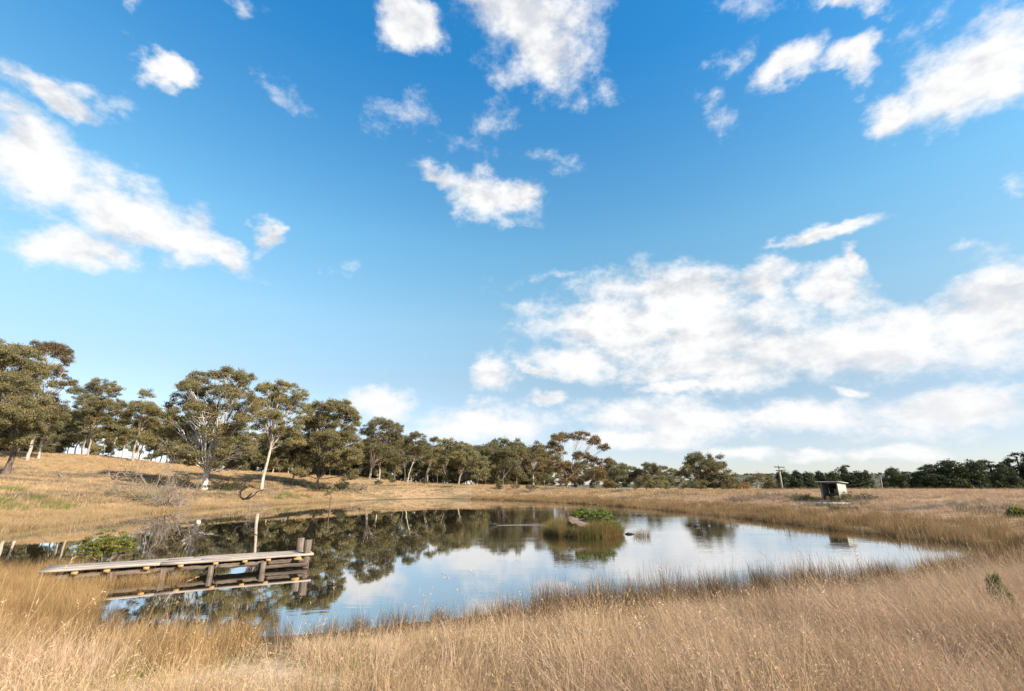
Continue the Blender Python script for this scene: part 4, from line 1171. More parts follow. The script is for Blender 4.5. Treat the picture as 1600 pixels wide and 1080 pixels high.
def drum(mb, c, r, l, axis=0, n=14):
    p = np.zeros((2, 3)); p[0][axis] = -l / 2; p[1][axis] = l / 2
    q = np.array([p[0], p[0] * 0.94, p[1] * 0.94, p[1]])
    mb.tube(q + np.asarray(c), [r * 0.93, r, r, r * 0.93], n)
pm = thing('pump', 'black engine pump with orange drum on the floor of the tin shed', 'pump', in_shed(0.52, 0.55, 0.03), SHR)
mb = MB(); mb.box((0, 0, 0.05), (0.85, 0.5, 0.05)); mb.box((-0.32, 0, 0.02), (0.06, 0.5, 0.05)); mb.box((0.32, 0, 0.02), (0.06, 0.5, 0.05)); mb.build('skid', M['black_plastic'], pm)
mb = MB(); mb.box((0.12, 0.02, 0.27), (0.45, 0.36, 0.34), bevel=0.05); mb.box((0.15, 0.02, 0.47), (0.3, 0.25, 0.08), bevel=0.02); mb.build('engine', M['black_plastic'], pm)
mb = MB(); drum(mb, (-0.13, -0.2, 0.22), 0.15, 0.22, 1); mb.build('drum', M['orange_drum'], pm)
for sg in (-0.2, 0.2):
    mb = MB(); mb.tube([[-0.42, sg, 0.05], [-0.42, sg, 0.42], [-0.36, sg, 0.52], [0.32, sg, 0.55], [0.42, sg, 0.48], [0.42, sg, 0.05]], 0.02, 6); mb.build('frame', M['tin_grey'], pm)
mb = MB(); drum(mb, (-0.36, -0.05, 0.2), 0.17, 0.1, 0); mb.build('wheel', M['black_plastic'], pm)
bx0 = in_shed(1.0, 1.2, 0.03)
for k, (dz, lab) in enumerate(((0.0, 'tan wooden box on the shed floor under another box'), (0.5, 'tan wooden box stacked on top of another box in the shed'))):
    cr_ = thing('crate', lab, 'crate', bx0 + np.array([0.02 * k, 0, dz]), SHR + math.radians(6 * k), 'boxes in the tin shed')
    for j in range(4):
        z = 0.06 + j * 0.115
        for (c, s) in (((0, -0.25, z), (0.56, 0.02, 0.105)), ((0, 0.25, z), (0.56, 0.02, 0.105))):
            mb = MB(); mb.box(c, s); mb.build('slat', M['tan_box'], cr_)
        for sx_ in (-0.27, 0.27):
            mb = MB(); mb.box((sx_, 0, z), (0.02, 0.478, 0.105)); mb.build('slat', M['tan_box'], cr_)
    mb = MB(); mb.box((0, 0, 0.008), (0.52, 0.47, 0.014)); mb.build('bottom', M['tan_box'], cr_)
    mb = MB(); mb.box((0, 0, 0.478), (0.57, 0.53, 0.02)); mb.build('lid', M['tan_box'], cr_)

# gravel pad and track on the dam wall
def strip(name, pts, w, mat, label, lift=0.03):
    pts = np.array(pts, float)
    t = np.linspace(0, 1, 60); xs = np.interp(t, np.linspace(0, 1, len(pts)), pts[:, 0]); ys = np.interp(t, np.linspace(0, 1, len(pts)), pts[:, 1])
    d = np.stack([np.gradient(xs), np.gradient(ys)], 1); d /= np.linalg.norm(d, axis=1, keepdims=True); nn = np.stack([-d[:, 1], d[:, 0]], 1)
    V = []
    cross = np.linspace(-0.5, 0.5, 7)
    wob = w * (1 + 0.25 * (vnoise(xs, ys, 0.8, 31) - 0.5))
    for c in cross:
        x = xs + nn[:, 0] * wob * c; y = ys + nn[:, 1] * wob * c
        V.append(np.stack([x, y, height(x, y) + lift * (1 - (2 * c) ** 2 * 0.7)], 1))
    V = np.array(V); i_ = np.arange(7 * 60).reshape(7, 60)
    mb = MB(); mb.add(V.reshape(-1, 3), np.stack([i_[:-1, :-1], i_[:-1, 1:], i_[1:, 1:], i_[1:, :-1]], -1).reshape(-1, 4))
    return tag(mb.build(name, mat, smooth=True), label, kind='structure')
strip('track', [at_y(1235, 773, 46)[:2], at_y(1290, 774, 42.5)[:2], at_y(1345, 775, 40)[:2], at_y(1420, 775, 38)[:2], at_y(1510, 775, 36)[:2], at_y(1600, 776, 33)[:2], at_y(1800, 780, 27)[:2]], 2.0, M['track'], 'pale dirt track along the dam wall')
# pale flat stone by the track
p = at_y(1536, 777, 34); p[2] = gz(p[0], p[1])
mb = MB(); mb.ball((0, 0, 0.08), (0.45, 0.3, 0.16), 12, 8, 0.22, 3)
o = mb.build('boulder', M['stone'], smooth=True, loc=Vector(p)); tag(o, 'pale flat stone lying beside the track at right', 'stone')

# ------------------------------------------------------------------ power pole and cables
PY = 88.0
pb = at_y(1223, 769, PY); pb[2] = gz(pb[0], pb[1]); ptop = at_y(1216.5, 727.5, PY)
pole = thing('power_pole', 'grey timber power pole with two crossarms left of the tin shed', 'pole', pb)
H = ptop[2] - pb[2]; lx = ptop[0] - pb[0]
mb = MB(); mb.tube([[0, 0, -0.5], [lx * .5, 0, H * .5], [lx, 0, H]], [0.19, 0.165, 0.135], 10); mb.build('shaft', M['pole_wood'], pole, smooth=True)
for z, c, hl, tilt in ((H - 0.30, lx, 1.25, 0.02), (H - 0.85, lx + .15, 1.15, -0.06)):
    Rm = np.array(Matrix.Rotation(tilt, 3, 'Y') @ Matrix.Rotation(0.35, 3, 'Z'))
    mb = MB(); mb.box((c, -0.2, z), (2 * hl, 0.13, 0.17), Rm, 0.01); arm = mb.build('crossarm', M['dark_timber'], pole)
    for u in (-0.9, -0.4, 0.4, 0.9):
        q = np.array([c, -0.2, z]) + Rm @ np.array([u * hl, 0, 0.14])
        mb = MB(); mb.tube([q, q + [0, 0, .06], q + [0, 0, .16]], [0.05, 0.06, 0.03], 7); mb.build('insulator', M['insulator'], arm)
pb2 = at_y(1379, 768, 100); pb2[2] = gz(pb2[0], pb2[1])
pole2 = thing('power_pole', 'thin distant power pole in the gap between the pine groups', 'pole', pb2)
t2 = at_y(1376, 746, 100) - pb2
mb = MB(); mb.tube([[0, 0, -0.4], t2 * 0.5, t2], [0.13, 0.11, 0.09], 8); mb.build('shaft', M['pole_wood'], pole2)
mb = MB(); mb.box(t2 + [0, 0, -0.15], (0.9, 0.1, 0.1)); mb.build('crossarm', M['dark_timber'], pole2)
for k, (dz, lab) in enumerate(((0.0, 'upper sagging cable between the two power poles'), (-0.75, 'lower sagging cable between the two power poles'))):
    a = np.array([ptop[0] + 0.6, ptop[1], ptop[2] - 0.35 + dz]); e = pb2 + t2 + np.array([-0.3 + 0.5 * k, 0, 0.02 + dz * 0.3])
    t = np.linspace(0, 1, 40)[:, None]
    pts = a + (e - a) * t; pts[:, 2] -= (4 * t * (1 - t))[:, 0] * (2.3 + 0.3 * k)
    mb = MB(); mb.tube(pts - pts[0], 0.015, 5); o = mb.build('power_cable', M['wire'], loc=Vector(pts[0])); tag(o, lab, 'cable', 'cables of the power poles')

# ------------------------------------------------------------------ ducks
def duck(p, rz, label):
    root = thing('duck', label, 'duck', p, rz, 'ducks on the pond')
    mb = MB()
    # hull, breast, neck and head as one lofted body along x (head at -x)
    prof = [(0.24, 0.07, 0.005), (0.19, 0.055, 0.035), (0.10, 0.05, 0.075), (0.0, 0.05, 0.092), (-0.09, 0.05, 0.085), (-0.15, 0.07, 0.06), (-0.18, 0.12, 0.042), (-0.185, 0.17, 0.036),
            (-0.195, 0.205, 0.046), (-0.225, 0.215, 0.040), (-0.245, 0.21, 0.02)]
    pts = np.array([(x, 0, z) for x, z, r in prof]); rad = np.array([r for _, _, r in prof])
    mb.tube(pts, rad, 12); mb.build('body', M['duck'], root, smooth=True)
    mb = MB(); mb.box((-0.275, 0, 0.204), (0.055, 0.028, 0.014), bevel=0.005); mb.build('bill', M['bill'], root)
    for s in (-1, 1):
        mb = MB(); mb.ball((0.06, s * 0.075, 0.085), (0.15, 0.022, 0.05), 10, 7); mb.build('wing', M['duck'], root, smooth=True)
    return root
duck(DUCK1, math.radians(10), 'black duck swimming left of the islet with a wake behind it')
duck(DUCK2, math.radians(200), 'black duck floating alone on the bright water right of the islet')

# ------------------------------------------------------------------ grasses
TUFTS = {}
def tuft(key, mat, n, r, h, w, spread, bend, seg=3, seed=0, heads=0.0, hj=0.3, side=0.0):
    """one tussock of n blades; a share of them carries a feathery seed head"""
    g = np.random.default_rng(seed)
    mb = MB()
    a = g.uniform(0, 6.28, n); q = np.sqrt(g.random(n)) * r
    base = np.stack([np.cos(a) * q, np.sin(a) * q, np.full(n, -0.04)], 1)
    hh = h * np.clip(g.normal(1, hj, n), 0.35, 1.7)
    la = a + g.normal(0, 0.9, n)
    tilt = np.abs(g.normal(0, spread, n)); bd = np.abs(g.normal(0, bend, n))
    fa = g.uniform(0, 6.28, n)
    wv = np.stack([np.cos(fa), np.sin(fa), np.zeros(n)], 1)
    rows = []
    for k in range(seg + 1):
        t = k / seg
        th = tilt + bd * t * t
        off = np.stack([np.cos(la) * np.sin(th) * hh * t - side * hh * t * t, np.sin(la) * np.sin(th) * hh * t, np.cos(th) * hh * t], 1)
        rows.append((base + off, w * (1 - 0.8 * t)))
    tnt = np.clip(g.normal(0.5, 0.22, n), 0, 1)
    V = np.stack([np.stack([p - wv * ww / 2, p + wv * ww / 2], 1) for p, ww in rows], 1)   # n, seg+1, 2, 3
    m = (seg + 1) * 2
    q0 = np.concatenate([np.array([[2 * k, 2 * k + 1, 2 * k + 3, 2 * k + 2]]) for k in range(seg)])
    F = (np.arange(n) * m)[:, None, None] + q0[None]
    mb.add(V.reshape(-1, 3), F.reshape(-1, 4), None, np.repeat(tnt, m))
    hs = np.where(g.random(n) < heads)[0]
    if len(hs):
        tip = rows[-1][0][hs]; pre = rows[-2][0][hs]
        d = tip - pre; d /= np.linalg.norm(d, axis=1, keepdims=True)
        for j in range(7):
            c = tip - d * (0.009 * j)
            s = g.normal(size=(len(hs), 3)); s /= np.linalg.norm(s, axis=1, keepdims=True)
            e = c + (d * 0.6 + s * 0.8) * 0.015 * g.uniform(0.5, 1.3, len(hs))[:, None]
            u = np.cross(e - c, g.normal(size=(len(hs), 3))); u /= np.linalg.norm(u, axis=1, keepdims=True) + 1e-9
            V = np.stack([c, (c + e) / 2 + u * 0.0022, e, (c + e) / 2 - u * 0.0022], 1)
            mb.add(V.reshape(-1, 3), np.arange(4 * len(hs)).reshape(-1, 4), None, np.repeat(np.clip(tnt[hs] + 0.35, 0, 1), 4))
    o = bpy.data.objects.new('tussock', mb.mesh('tussock_' + key, mat))
    return o

def tuft_set(name, objs):
    c = bpy.data.collections.new(name)
    for o in objs: c.objects.link(o)
    return c

def scatter(name, label, pts, rot, scl, coll, nvar, seed=0):
    """ground cover: one object; geometry nodes set a tussock on every point"""
    g = np.random.default_rng(seed)
    n = len(pts)
    me = bpy.data.meshes.new(name)
    me.vertices.add(n); me.vertices.foreach_set('co', np.asarray(pts, np.float32).ravel())
    for nm, tp, arr in (('rot', 'FLOAT_VECTOR', rot), ('scl', 'FLOAT_VECTOR', scl)):
        a = me.attributes.new(nm, tp, 'POINT'); a.data.foreach_set('vector', np.asarray(arr, np.float32).ravel())
    a = me.attributes.new('pick', 'INT', 'POINT'); a.data.foreach_set('value', g.integers(0, nvar, n).astype(np.int32))
    o = bpy.data.objects.new(name, me); COL.objects.link(o)
    tag(o, label, kind='stuff')
    ng = bpy.data.node_groups.new(name, 'GeometryNodeTree')
    ng.interface.new_socket('Geometry', in_out='INPUT', socket_type='NodeSocketGeometry')
    ng.interface.new_socket('Geometry', in_out='OUTPUT', socket_type='NodeSocketGeometry')
    T = NT(ng)
    gi = T.n('NodeGroupInput'); go = T.n('NodeGroupOutput')
    ci = T.n('GeometryNodeCollectionInfo', ins={'Collection': coll, 'Separate Children': True, 'Reset Children': True})
    def attr(nm, tp): return T.n('GeometryNodeInputNamedAttribute', data_type=tp, ins={'Name': nm}).outputs['Attribute']
    er = T.n('FunctionNodeEulerToRotation', ins={0: attr('rot', 'FLOAT_VECTOR')})
    ip = T.n('GeometryNodeInstanceOnPoints', ins={'Points': gi.outputs[0], 'Instance': ci.outputs[0], 'Pick Instance': True, 'Instance Index': attr('pick', 'INT'),
             'Rotation': er.outputs[0], 'Scale': attr('scl', 'FLOAT_VECTOR')})
    ng.links.new(ip.outputs[0], go.inputs[0])
    md = o.modifiers.new('tussocks', 'NODES'); md.node_group = ng
    return o

def sample(n, r0, r1, azlim=62, seed=0):
    """random ground points around the view point, even per square metre"""
    g = np.random.default_rng(seed)
    a = g.uniform(-math.radians(azlim), math.radians(azlim), n)
    r = np.sqrt(g.uniform(r0 * r0, r1 * r1, n))
    return r * np.sin(a), r * np.cos(a), g

def lean_rot(dx, dy, g):
    """rotation that tips a tussock towards (dx, dy): amounts in radians"""
    mag = np.hypot(dx, dy)
    yaw = np.arctan2(dx, -dy)           # the tip of a -x rotation points to +y; turn it
    return np.stack([mag, np.zeros_like(mag), yaw], 1)

dry = tuft_set('dry_tussocks', [tuft('dry%d' % k, M['dry_grass'], 54, 0.13, 0.27, 0.0046, 0.24, 0.5, 4, 100 + k, 0.25) for k in range(6)] +
               [tuft('tall%d' % k, M['dry_grass'], 22, 0.09, 0.44, 0.0034, 0.18, 0.40, 4, 120 + k, 0.6) for k in range(2)])
pink = tuft_set('pink_tussocks', [tuft('pink%d' % k, M['pink_grass'], 74, 0.16, 0.42, 0.0044, 0.25, 0.6, 4, 140 + k, 0.25, side=0.0) for k in range(6)])
reed = tuft_set('reed_tussocks', [tuft('reed%d' % k, M['reed'], 42, 0.13, 0.36, 0.0048, 0.10, 0.12, 2, 160 + k, 0.0, 0.28) for k in range(6)])
bank = tuft_set('bank_tussocks', [tuft('bank%d' % k, M['pink_grass'], 60, 0.28, 0.21, 0.013, 0.35, 0.5, 2, 180 + k, 0.0) for k in range(5)])
sedge = tuft_set('sedge_tussocks', [tuft('sedge%d' % k, M['gold_sedge'], 60, 0.36, 0.26, 0.020, 0.3, 0.4, 2, 200 + k, 0.0) for k in range(5)])
hillg = tuft_set('hill_tussocks', [tuft('hill%d' % k, M['dry_grass'], 60, 0.70, 0.28, 0.04, 0.4, 0.4, 2, 220 + k, 0.0) for k in range(5)])
jreed = tuft_set('jetty_tussocks', [tuft('jreed%d' % k, M['jetty_sedge'], 46, 0.14, 0.30, 0.0045, 0.16, 0.25, 3, 440 + k, 0.0, 0.3) for k in range(5)])
far_reed = tuft_set('far_reed_tussocks', [tuft('freed%d' % k, M['far_reed'], 55, 0.30, 0.34, 0.014, 0.12, 0.15, 2, 240 + k, 0.0, 0.25) for k in range(5)])
weed = tuft_set('weed_tussocks', [tuft('weed%d' % k, M['green_weed'], 60, 0.45, 0.32, 0.026, 0.4, 0.4, 2, 260 + k, 0.0) for k in range(4)])
scrub = tuft_set('scrub_tussocks', [tuft('scrub%d' % k, M['scrub'], 60, 0.40, 0.32, 0.02, 0.5, 0.5, 2, 280 + k, 0.0) for k in range(4)])
isle = tuft_set('islet_tussocks', [tuft('isle%d' % k, M['island_reed'], 46, 0.13, 0.46, 0.009, 0.16, 0.2, 3, 300 + k, 0.0, 0.28) for k in range(5)])

def place(name, label, n, r0, r1, coll, nvar, keep, scale=(0.8, 1.25), lean=None, seed=0, lift=0.0, azlim=62, near=False):
    x, y, g = sample(n, r0, r1, azlim, seed)
    sd = shore_dist(x, y)
    di = np.hypot((x - ISLE[0]) / 2.4, (y - ISLE[1]) / 2.1)
    k = keep(x, y, sd, g) & (di > 1)
    x, y, sd = x[k], y[k], sd[k]
    z = np.maximum(height(x, y, sd), -0.25) + lift
    if lean is None: dx = g.normal(0, 0.10, len(x)); dy = g.normal(0, 0.10, len(x))
    else: dx, dy = lean(x, y, g)
    s = (0.55 + 0.45 * sstep(sd, 1.0, 4.0) if near else 1.0) * (0.52 + 0.48 * sstep(x, -2.0, 1.5) if name == 'reeds' else 1.0) * g.uniform(*scale, len(x)) * (0.42 + 0.60 * vnoise(x, y, 0.8, seed + 3) + 0.60 * vnoise(x, y, 2.2, seed + 4))
    return scatter(name, label, np.stack([x, y, z], 1), lean_rot(dx, dy, g), np.stack([s, s, s * g.uniform(0.85, 1.2, len(x))], 1), coll, nvar, seed)

def barep(x, y): return patch(x, y, BARE, 0.5)
right = lambda x: sstep(x, -1.0, 4.5)
def wind(x, y, g):
    t = right(x)
    gust = 0.6 + 0.8 * vnoise(x, y, 0.5, 44)
    return (-0.66 * t * gust + 0.14 * (1 - t)) + 0.8 * (vnoise(x, y, 1.3, 45) - 0.5) + g.normal(0, 0.10, len(x)), 0.05 + 0.8 * (vnoise(x, y, 1.3, 46) - 0.5) + g.normal(0, 0.12, len(x))
def jettyclear(x, y):
    u = (x - JL[0]) * math.cos(JA) + (y - JL[1]) * math.sin(JA); v = -(x - JL[0]) * math.sin(JA) + (y - JL[1]) * math.cos(JA)
    return ~((u > -0.1) & (u < JLEN + 0.5) & (v > -0.12) & (v < JW + 0.15))

place('dry_grass', 'tall dry golden grass in the left and middle foreground', 22000, 2.2, 17, dry, 8,
      lambda x, y, sd, g: (sd > 1.3) & (g.random(len(x)) < (1 - 0.75 * right(x)) * (0.18 + 0.95 * sstep(vnoise(x, y, 0.8, 61), 0.2, 0.6))) & (barep(x, y) < 0.12) & jettyclear(x, y), lean=wind, seed=1, near=True)
place('windblown_grass', 'pinkish dry grass bent over by wind in the right foreground', 26000, 2.2, 26, pink, 6,
      lambda x, y, sd, g: (sd > 1.9) & (g.random(len(x)) < 0.08 + 0.92 * right(x) * (0.18 + 0.82 * sstep(vnoise(x, y, 1.1, 72), 0.25, 0.6))) & (barep(x, y) < 0.12) & jettyclear(x, y), (0.8, 1.3), wind, 2, near=True)
place('reeds', 'brown reeds fringing the near edge of the water', 22000, 5, 26, reed, 6,
      lambda x, y, sd, g: (sd > -0.45) & (sd < 1.7) & (g.random(len(x)) < 0.95 - 0.35 * np.abs(sd - 0.4)) & jettyclear(x, y), (0.75, 1.2), None, 3)
place('jetty_reeds', 'tawny sedge round the shore end of the jetty', 16000, 7, 18, jreed, 5,
      lambda x, y, sd, g: (sd > -1.6) & (sd < 3.8) & (y < 13.8) & ((x / y < -0.80) | ((sd > 0.5) & (x < -3.5))) & (g.random(len(x)) < np.where(sd < -0.6, 0.6, 0.95)) & jettyclear(x, y), (0.7, 1.0), None, 13)
place('bank_reeds', 'belt of brown reeds along the far and right edges of the water', 60000, 17, 100, far_reed, 5,
      lambda x, y, sd, g: (sd > -0.4) & (sd < np.where(x > 0, 6.5, 3.0)) & (x > -8 + 0 * y) & (g.random(len(x)) < 1.0 - 0.10 * np.abs(sd)), (0.8, 1.2), None, 4)
place('sedge', 'golden sedge flat along the left far edge of the water', 60000, 26, 90, sedge, 5,
      lambda x, y, sd, g: (x < 2) & (sd > -0.4) & (sd < 9) & (g.random(len(x)) < 0.9 - 0.06 * sd), (0.7, 1.15), None, 5)
place('bank_grass', 'dry pinkish grass covering the dam wall and right bank', 60000, 16, 75, bank, 5,
      lambda x, y, sd, g: (x > 0) & (sd > 3.5) & (g.random(len(x)) < 0.35 + 0.65 * sstep(vnoise(x, y, 0.25, 63), 0.25, 0.6)) & (patch(x, y, DARKP, .8) < 0.5) &
      ((np.hypot(x - sx0 - 0.8, y - SY - 0.5) > 2.6) & ((np.abs(x - (sx0 + 0.8) * y / SY) > 1.6) | (y < 37) | (y > 46))), (0.7, 1.25), None, 6)
place('hill_grass', 'dry straw grass over the hill and the far bank', 90000, 40, 210, hillg, 5,
      lambda x, y, sd, g: (sd > 3) & (g.random(len(x)) < 0.25 + 0.75 * sstep(vnoise(x, y, 0.12, 64), 0.25, 0.6)) & ((x < 0) | (y > 60)), (0.6, 1.1), None, 7)
place('green_weeds', 'patches of green weeds on the foot of the hill at left', 40000, 38, 90, weed, 4,
      lambda x, y, sd, g: (x < -12) & (sd > 4.0) & (sd < 16) & (vnoise(x, y, 0.2, 65) > 0.50) & (g.random(len(x)) < 0.7), (0.6, 1.2), None, 8)
place('grey_scrub', 'grey brown dead scrub in patches on the slopes', 60000, 30, 120, scrub, 4,
      lambda x, y, sd, g: (sd > 5) & (vnoise(x, y, 0.16, 66) * 0.7 + vnoise(x, y, 0.6, 67) * 0.3 > np.where(x < -10, 0.53, 0.62)) & (g.random(len(x)) < 0.6), (0.6, 1.3), None, 9)

litter = tuft_set('litter_tussocks', [tuft('litter%d' % k, M['pink_grass'], 36, 0.16, 0.34, 0.0034, 1.15, 0.5, 4, 400 + k, 0.0) for k in range(4)])
stalk = tuft_set('stalk_tussocks', [tuft('stalk%d' % k, M['dry_grass'], 7, 0.07, 0.62, 0.0036, 0.16, 0.4, 5, 420 + k, 0.9) for k in range(6)])
place('fallen_grass', 'tangle of fallen dry stems among the standing grass', 9000, 2.2, 16, litter, 4,
      lambda x, y, sd, g: (sd > 1.5) & (barep(x, y) < 0.6) & (g.random(len(x)) < 0.25 + 0.75 * sstep(vnoise(x, y, 0.7, 70), 0.35, 0.65)) & jettyclear(x, y), (0.8, 1.3), None, 14)
place('grass_stalks', 'long pale seed stalks rising here and there above the dry grass', 2200, 2.6, 16, stalk, 6,
      lambda x, y, sd, g: (sd > 2.2) & (barep(x, y) < 0.12) & (g.random(len(x)) < 0.15 + 0.6 * sstep(vnoise(x, y, 0.6, 71), 0.4, 0.7)) & jettyclear(x, y), (0.65, 1.1), wind, 15, near=True)

longg = tuft_set('long_tussocks', [tuft('long%d' % k, M['pink_grass'], 42, 0.11, 0.60, 0.0050, 0.14, 0.55, 5, 480 + k, 0.5) for k in range(4)])
place('bent_grass', 'long wind-bent tussocks streaming to the left in the right foreground', 5200, 2.4, 18, longg, 4,
      lambda x, y, sd, g: (sd > 2.2) & (g.random(len(x)) < right(x) * sstep(vnoise(x, y, 0.9, 75), 0.42, 0.62)), (0.7, 1.25), lambda x, y, g: (-0.85 + 0.5 * (vnoise(x, y, 0.9, 76) - 0.5) + g.normal(0, .1, len(x)), 0.15 + g.normal(0, .12, len(x))), 19, near=True)
fresh = tuft_set('fresh_tussocks', [tuft('fresh%d' % k, M['green_weed'], 34, 0.12, 0.20, 0.005, 0.5, 0.6, 3, 460 + k, 0.0) for k in range(3)])
place('green_shoots', 'fresh green shoots low among the dry foreground grass', 5000, 2.4, 18, fresh, 3,
      lambda x, y, sd, g: (sd > 1.2) & (vnoise(x, y, 0.9, 73) > 0.60) & (g.random(len(x)) < 0.7) & jettyclear(x, y), (0.6, 1.3), None, 16)

ghl = np.random.default_rng(90)
far_crowns = []
for k in range(4):
    mb = MB()
    for j in range(5):
        mb.ball((ghl.normal() * 2.2, ghl.normal() * 2.2, 4.0 + ghl.uniform(-1, 2.2)), (2.6, 2.6, 2.2), 7, 5, 0.5, 900 + 10 * k + j)
    mb.tube([[0, 0, -1], [0, 0, 4]], 0.4, 5)
    far_crowns.append(bpy.data.objects.new('far_crown', mb.mesh('far_crown_%d' % k, M['gum_leaf_far'])))
fc = tuft_set('far_crowns', far_crowns)
n = 1500
a_ = ghl.uniform(0.2, 1.2, n); t_ = ghl.uniform(0, 1, n) ** 0.7
rr_ = np.interp(t_, [0, 1], [1520, 2000])
zz_ = -2 + np.interp(a_, FAR_HILL[0], FAR_HILL[1]) * np.interp(rr_, [1500, 1650, 1800, 1950, 2200], [0, .45, .85, 1, .7])
ok = (vnoise(a_ * 60, rr_ * 0.02, 1.0, 92) > 0.42) | (t_ > 0.93)
s = ghl.uniform(0.35, 0.85, ok.sum())
scatter('far_wood', 'distant wood scattered over the low hills behind the power pole', np.stack([np.sin(a_) * rr_, np.cos(a_) * rr_, zz_], 1)[ok], np.zeros((ok.sum(), 3)), np.stack([s, s, s], 1), fc, 4, 93)

xj, yj, gj2 = sample(30000, 8, 17, 62, 17)
uu = (xj - JL[0]) * math.cos(JA) + (yj - JL[1]) * math.sin(JA); vv = -(xj - JL[0]) * math.sin(JA) + (yj - JL[1]) * math.cos(JA)
kj = (uu > 0.2) & (uu < JLEN * 0.52) & (vv < -0.12) & (vv > -0.75 + 0.9 * uu / JLEN) & (gj2.random(len(uu)) < 0.8)
xj, yj = xj[kj], yj[kj]; sj = gj2.uniform(0.75, 1.15, len(xj))
scatter('jetty_front_reeds', 'thin tawny reeds standing in the water in front of the shore half of the jetty', np.stack([xj, yj, np.full(len(xj), -0.1)], 1),
        lean_rot(gj2.normal(0, .08, len(xj)), gj2.normal(0, .08, len(xj)), gj2), np.stack([sj, sj, sj], 1), jreed, 5, 18)

# islet
gi = np.random.default_rng(21)
ip, ir = [], []
for k in range(900):
    a = gi.uniform(0, 6.28); q = gi.uniform(0.55, 1.06)
    if q < 0.80 and gi.random() < 0.7: continue
    x, y = ISLE[0] + math.cos(a) * q * 1.75, ISLE[1] + math.sin(a) * q * 1.5
    if abs(x - ISLE[0] + 0.3) < 0.42 and y < ISLE[1] + 0.4 and q < 0.80: continue
    ip.append((x, y)); ir.append((math.cos(a) * 0.14, math.sin(a) * 0.14))
ip = np.array(ip); ir = np.array(ir)
zz = height(ip[:, 0], ip[:, 1])
s = gi.uniform(0.45, 1.15, len(ip)) * (0.7 + 0.6 * vnoise(ip[:, 0], ip[:, 1], 2.0, 23))
scatter('islet_reeds', 'brown and olive reeds all round the little islet', np.stack([ip[:, 0], ip[:, 1], np.maximum(zz, -0.1)], 1), lean_rot(ir[:, 0] + gi.normal(0, .06, len(ip)), ir[:, 1], gi),
        np.stack([s, s, s], 1), isle, 5, 22)
mb = MB()
gg = np.random.default_rng(5)
p = (ISLE[0] - 0.3, ISLE[1] - 0.45)
mb.ball((0, 0, 0.0), (0.44, 0.74, 0.07), 26, 15, 0.34, 6)
o = mb.build('boulder', M['stone'], smooth=True, loc=(p[0], p[1], gz(*p) + 0.0)); o.rotation_euler = (math.radians(13), 0, 0.3)
tag(o, 'pinkish bare rock slab on top of the islet', 'rock')
for k, (dx, dy, r, h, lf, lab) in enumerate(((0.1, 0.55, 0.6, 0.62, 'weed_leaf', 'leafy green plant at the back of the islet behind the rock'), (0.75, -0.1, 0.85, 0.8, 'weed_leaf', 'largest leafy green plant on the right of the islet'),
                                            (1.15, -0.45, 0.6, 0.52, 'weed_leaf', 'low bright green plant at the right rim of the islet'))):
    x, y = ISLE[0] + dx, ISLE[1] + dy
    bush('leafy_plant', lab, (x, y, max(0, gz(x, y))), r, h, M[lf], M['grey_bark'], 60, 0.09, 0.032, 150 + k, 'plant', per=72, sub=0.10, stemr=0.01)
# thistle stems that stand above the reeds
for k, (px, py) in enumerate(((953, 806), (964, 813), (972, 811), (926, 800), (941, 799))):
    lab = ['dead thistle stem with dark head on the islet, second from right', 'dead thistle stem bent low over the right rim of the islet', 'rightmost dead thistle stem with dark head leaning off the islet',
           'dead thistle stem at the back of the islet above the green plant', 'tallest dead thistle stem at the back right of the islet'][k]
    top = at_y(px, py, ISLE[1] + 0.3); bs = np.array([ISLE[0] + (top[0] - ISLE[0]) * 0.6, ISLE[1] + 0.3, 0.15])
    root = thing('thistle', lab, 'plant', bs)
    t = top - bs
    mb = MB(); mb.tube([[0, 0, -0.1], t * np.array([.35, 1, .6]), t], [0.007, 0.006, 0.004], 4); mb.build('stem', M['dead_twig'], root)
    mb = MB(); mb.ball(t, (0.03, 0.03, 0.028), 8, 6, 0.3, k); mb.build('seed_head', M['black_branch'], root)
# lone clump of reeds right of the islet and driftwood
p = at_z(1000, 838, 0.0)
c0 = thing('reed_clump', 'small clump of brown reeds standing in the water right of the islet', 'reeds', p)
for k, (dx, dy) in enumerate(((-.22, 0), (-.1, .08), (.02, -.05), (.15, .05), (.3, 0), (.4, -.04))):
    o = bpy.data.objects.new('reed_tuft', isle.objects[k % 5].data); COL.objects.link(o); o.parent = c0; o.location = (dx, dy, -0.02); o.scale = (0.9, 0.9, gi.uniform(0.55, .85)); o.rotation_euler = (0, 0, k)
p = at_z(983, 835, 0.0)
mb = MB(); mb.tube([[-0.2, 0, 0.01], [-0.05, 0.02, 0.035], [0.1, 0, 0.03], [0.25, 0.03, 0.01]], [0.03, 0.05, 0.045, 0.02], 7)
o = mb.build('driftwood', M['black_branch'], smooth=True, loc=Vector(p)); tag(o, 'dark piece of driftwood lying in the water at the right tip of the islet', 'driftwood')

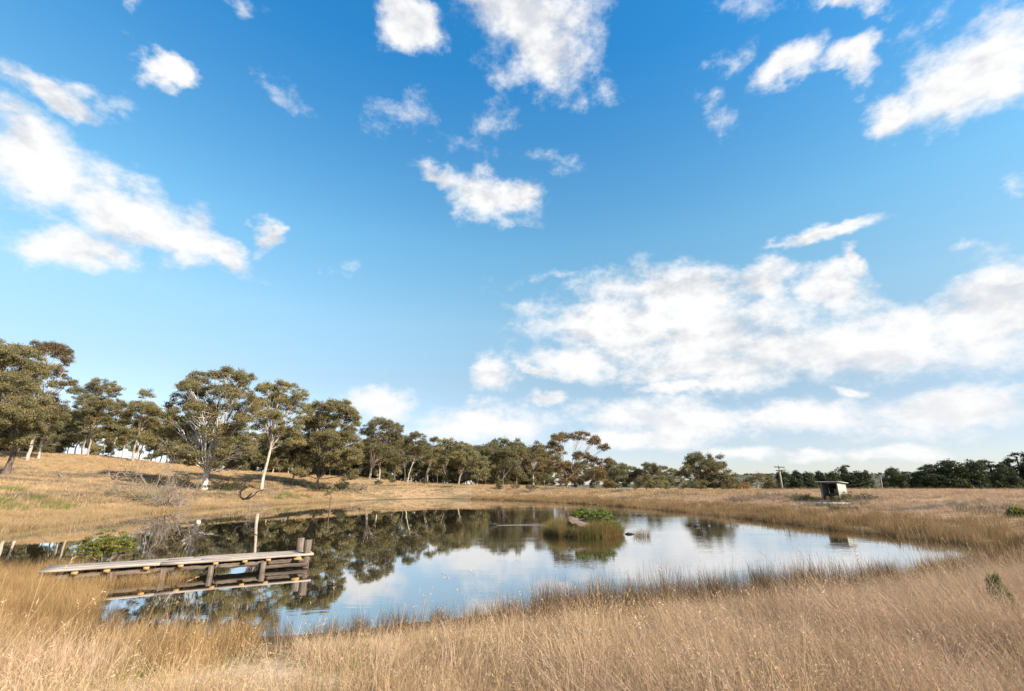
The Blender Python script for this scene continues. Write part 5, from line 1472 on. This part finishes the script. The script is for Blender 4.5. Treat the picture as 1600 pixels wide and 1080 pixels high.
# single tall stalks in front
ST = [((29, 1008), (67, 895), 'tall pale grass stalk leaning right in front of the shore end of the jetty'), ((216, 988), (251, 934), 'thin forked dry stalk in front of the tree reflections'),
      ((248, 1022), (322, 970), 'dry stalk bending far right across the reflections below the jetty'), ((306, 985), (308, 938), 'upright thin dry stalk against the bright water below the jetty'),
      ((67, 1018), (110, 976), 'short slanting dry stalk in the left foreground grass'), ((101, 1022), (121, 971), 'dry stalk beside the short slanting one at left'),
      ((621, 1015), (633, 944), 'dry stalk before the blue water in the middle'), ((655, 1004), (665, 931), 'longest dry stalk before the blue water in the middle')]
for k, (b_, t_, lab) in enumerate(ST):
    pb_ = on_ground(b_[0], b_[1] + 6)
    pt_ = at_y(t_[0], t_[1], pb_[1])
    root = thing('grass_stalk', lab, 'grass stalk', pb_)
    t = pt_ - pb_
    mb = MB(); mb.tube([[0, 0, -0.03], t * np.array([.38, 1, .5]), t * np.array([.7, 1, .8]), t], [0.003, 0.0028, 0.0024, 0.0016], 5); mb.build('stem', M['dry_grass'], root)
    mb = MB(); leaves(mb, t * np.array([.95, 1, .95]), np.array([.012, .012, .06]), 22, 0.03, 0.004, gi, -0.6, (0.8, 0.1)); mb.build('seed_head', M['dry_grass'], root)
# feathery green sapling at the right edge
p = on_ground(1580, 985)
root = thing('pine_sapling', 'wispy green sapling standing in the dry grass at the right edge', 'sapling', p)
hs = at_y(1562, 898, p[1])[2] - p[2]
mb = MB(); mb.tube([[0, 0, -0.05], [-0.02, 0, hs * .5], [-0.06, 0, hs]], [0.012, 0.009, 0.004], 6); mb.build('stem', M['grey_bark'], root)
mb = MB()
for k in range(34):
    z = hs * gi.uniform(0.25, 1.0); a = gi.uniform(0, 6.28); l = 0.26 * (1.15 - z / hs)
    c = np.array([math.cos(a) * l * .5 - 0.06 * z / hs, math.sin(a) * l * .5, z + l * .5])
    mb.tube([[-0.05 * z / hs, 0, z], c], [0.003, 0.002], 3, cap=False)
    leaves(mb, c, np.array([.05, .05, .09]), 36, 0.07, 0.007, gi, -0.7, (0.4, 0.2))
mb.build('foliage', M['green_weed'], root)
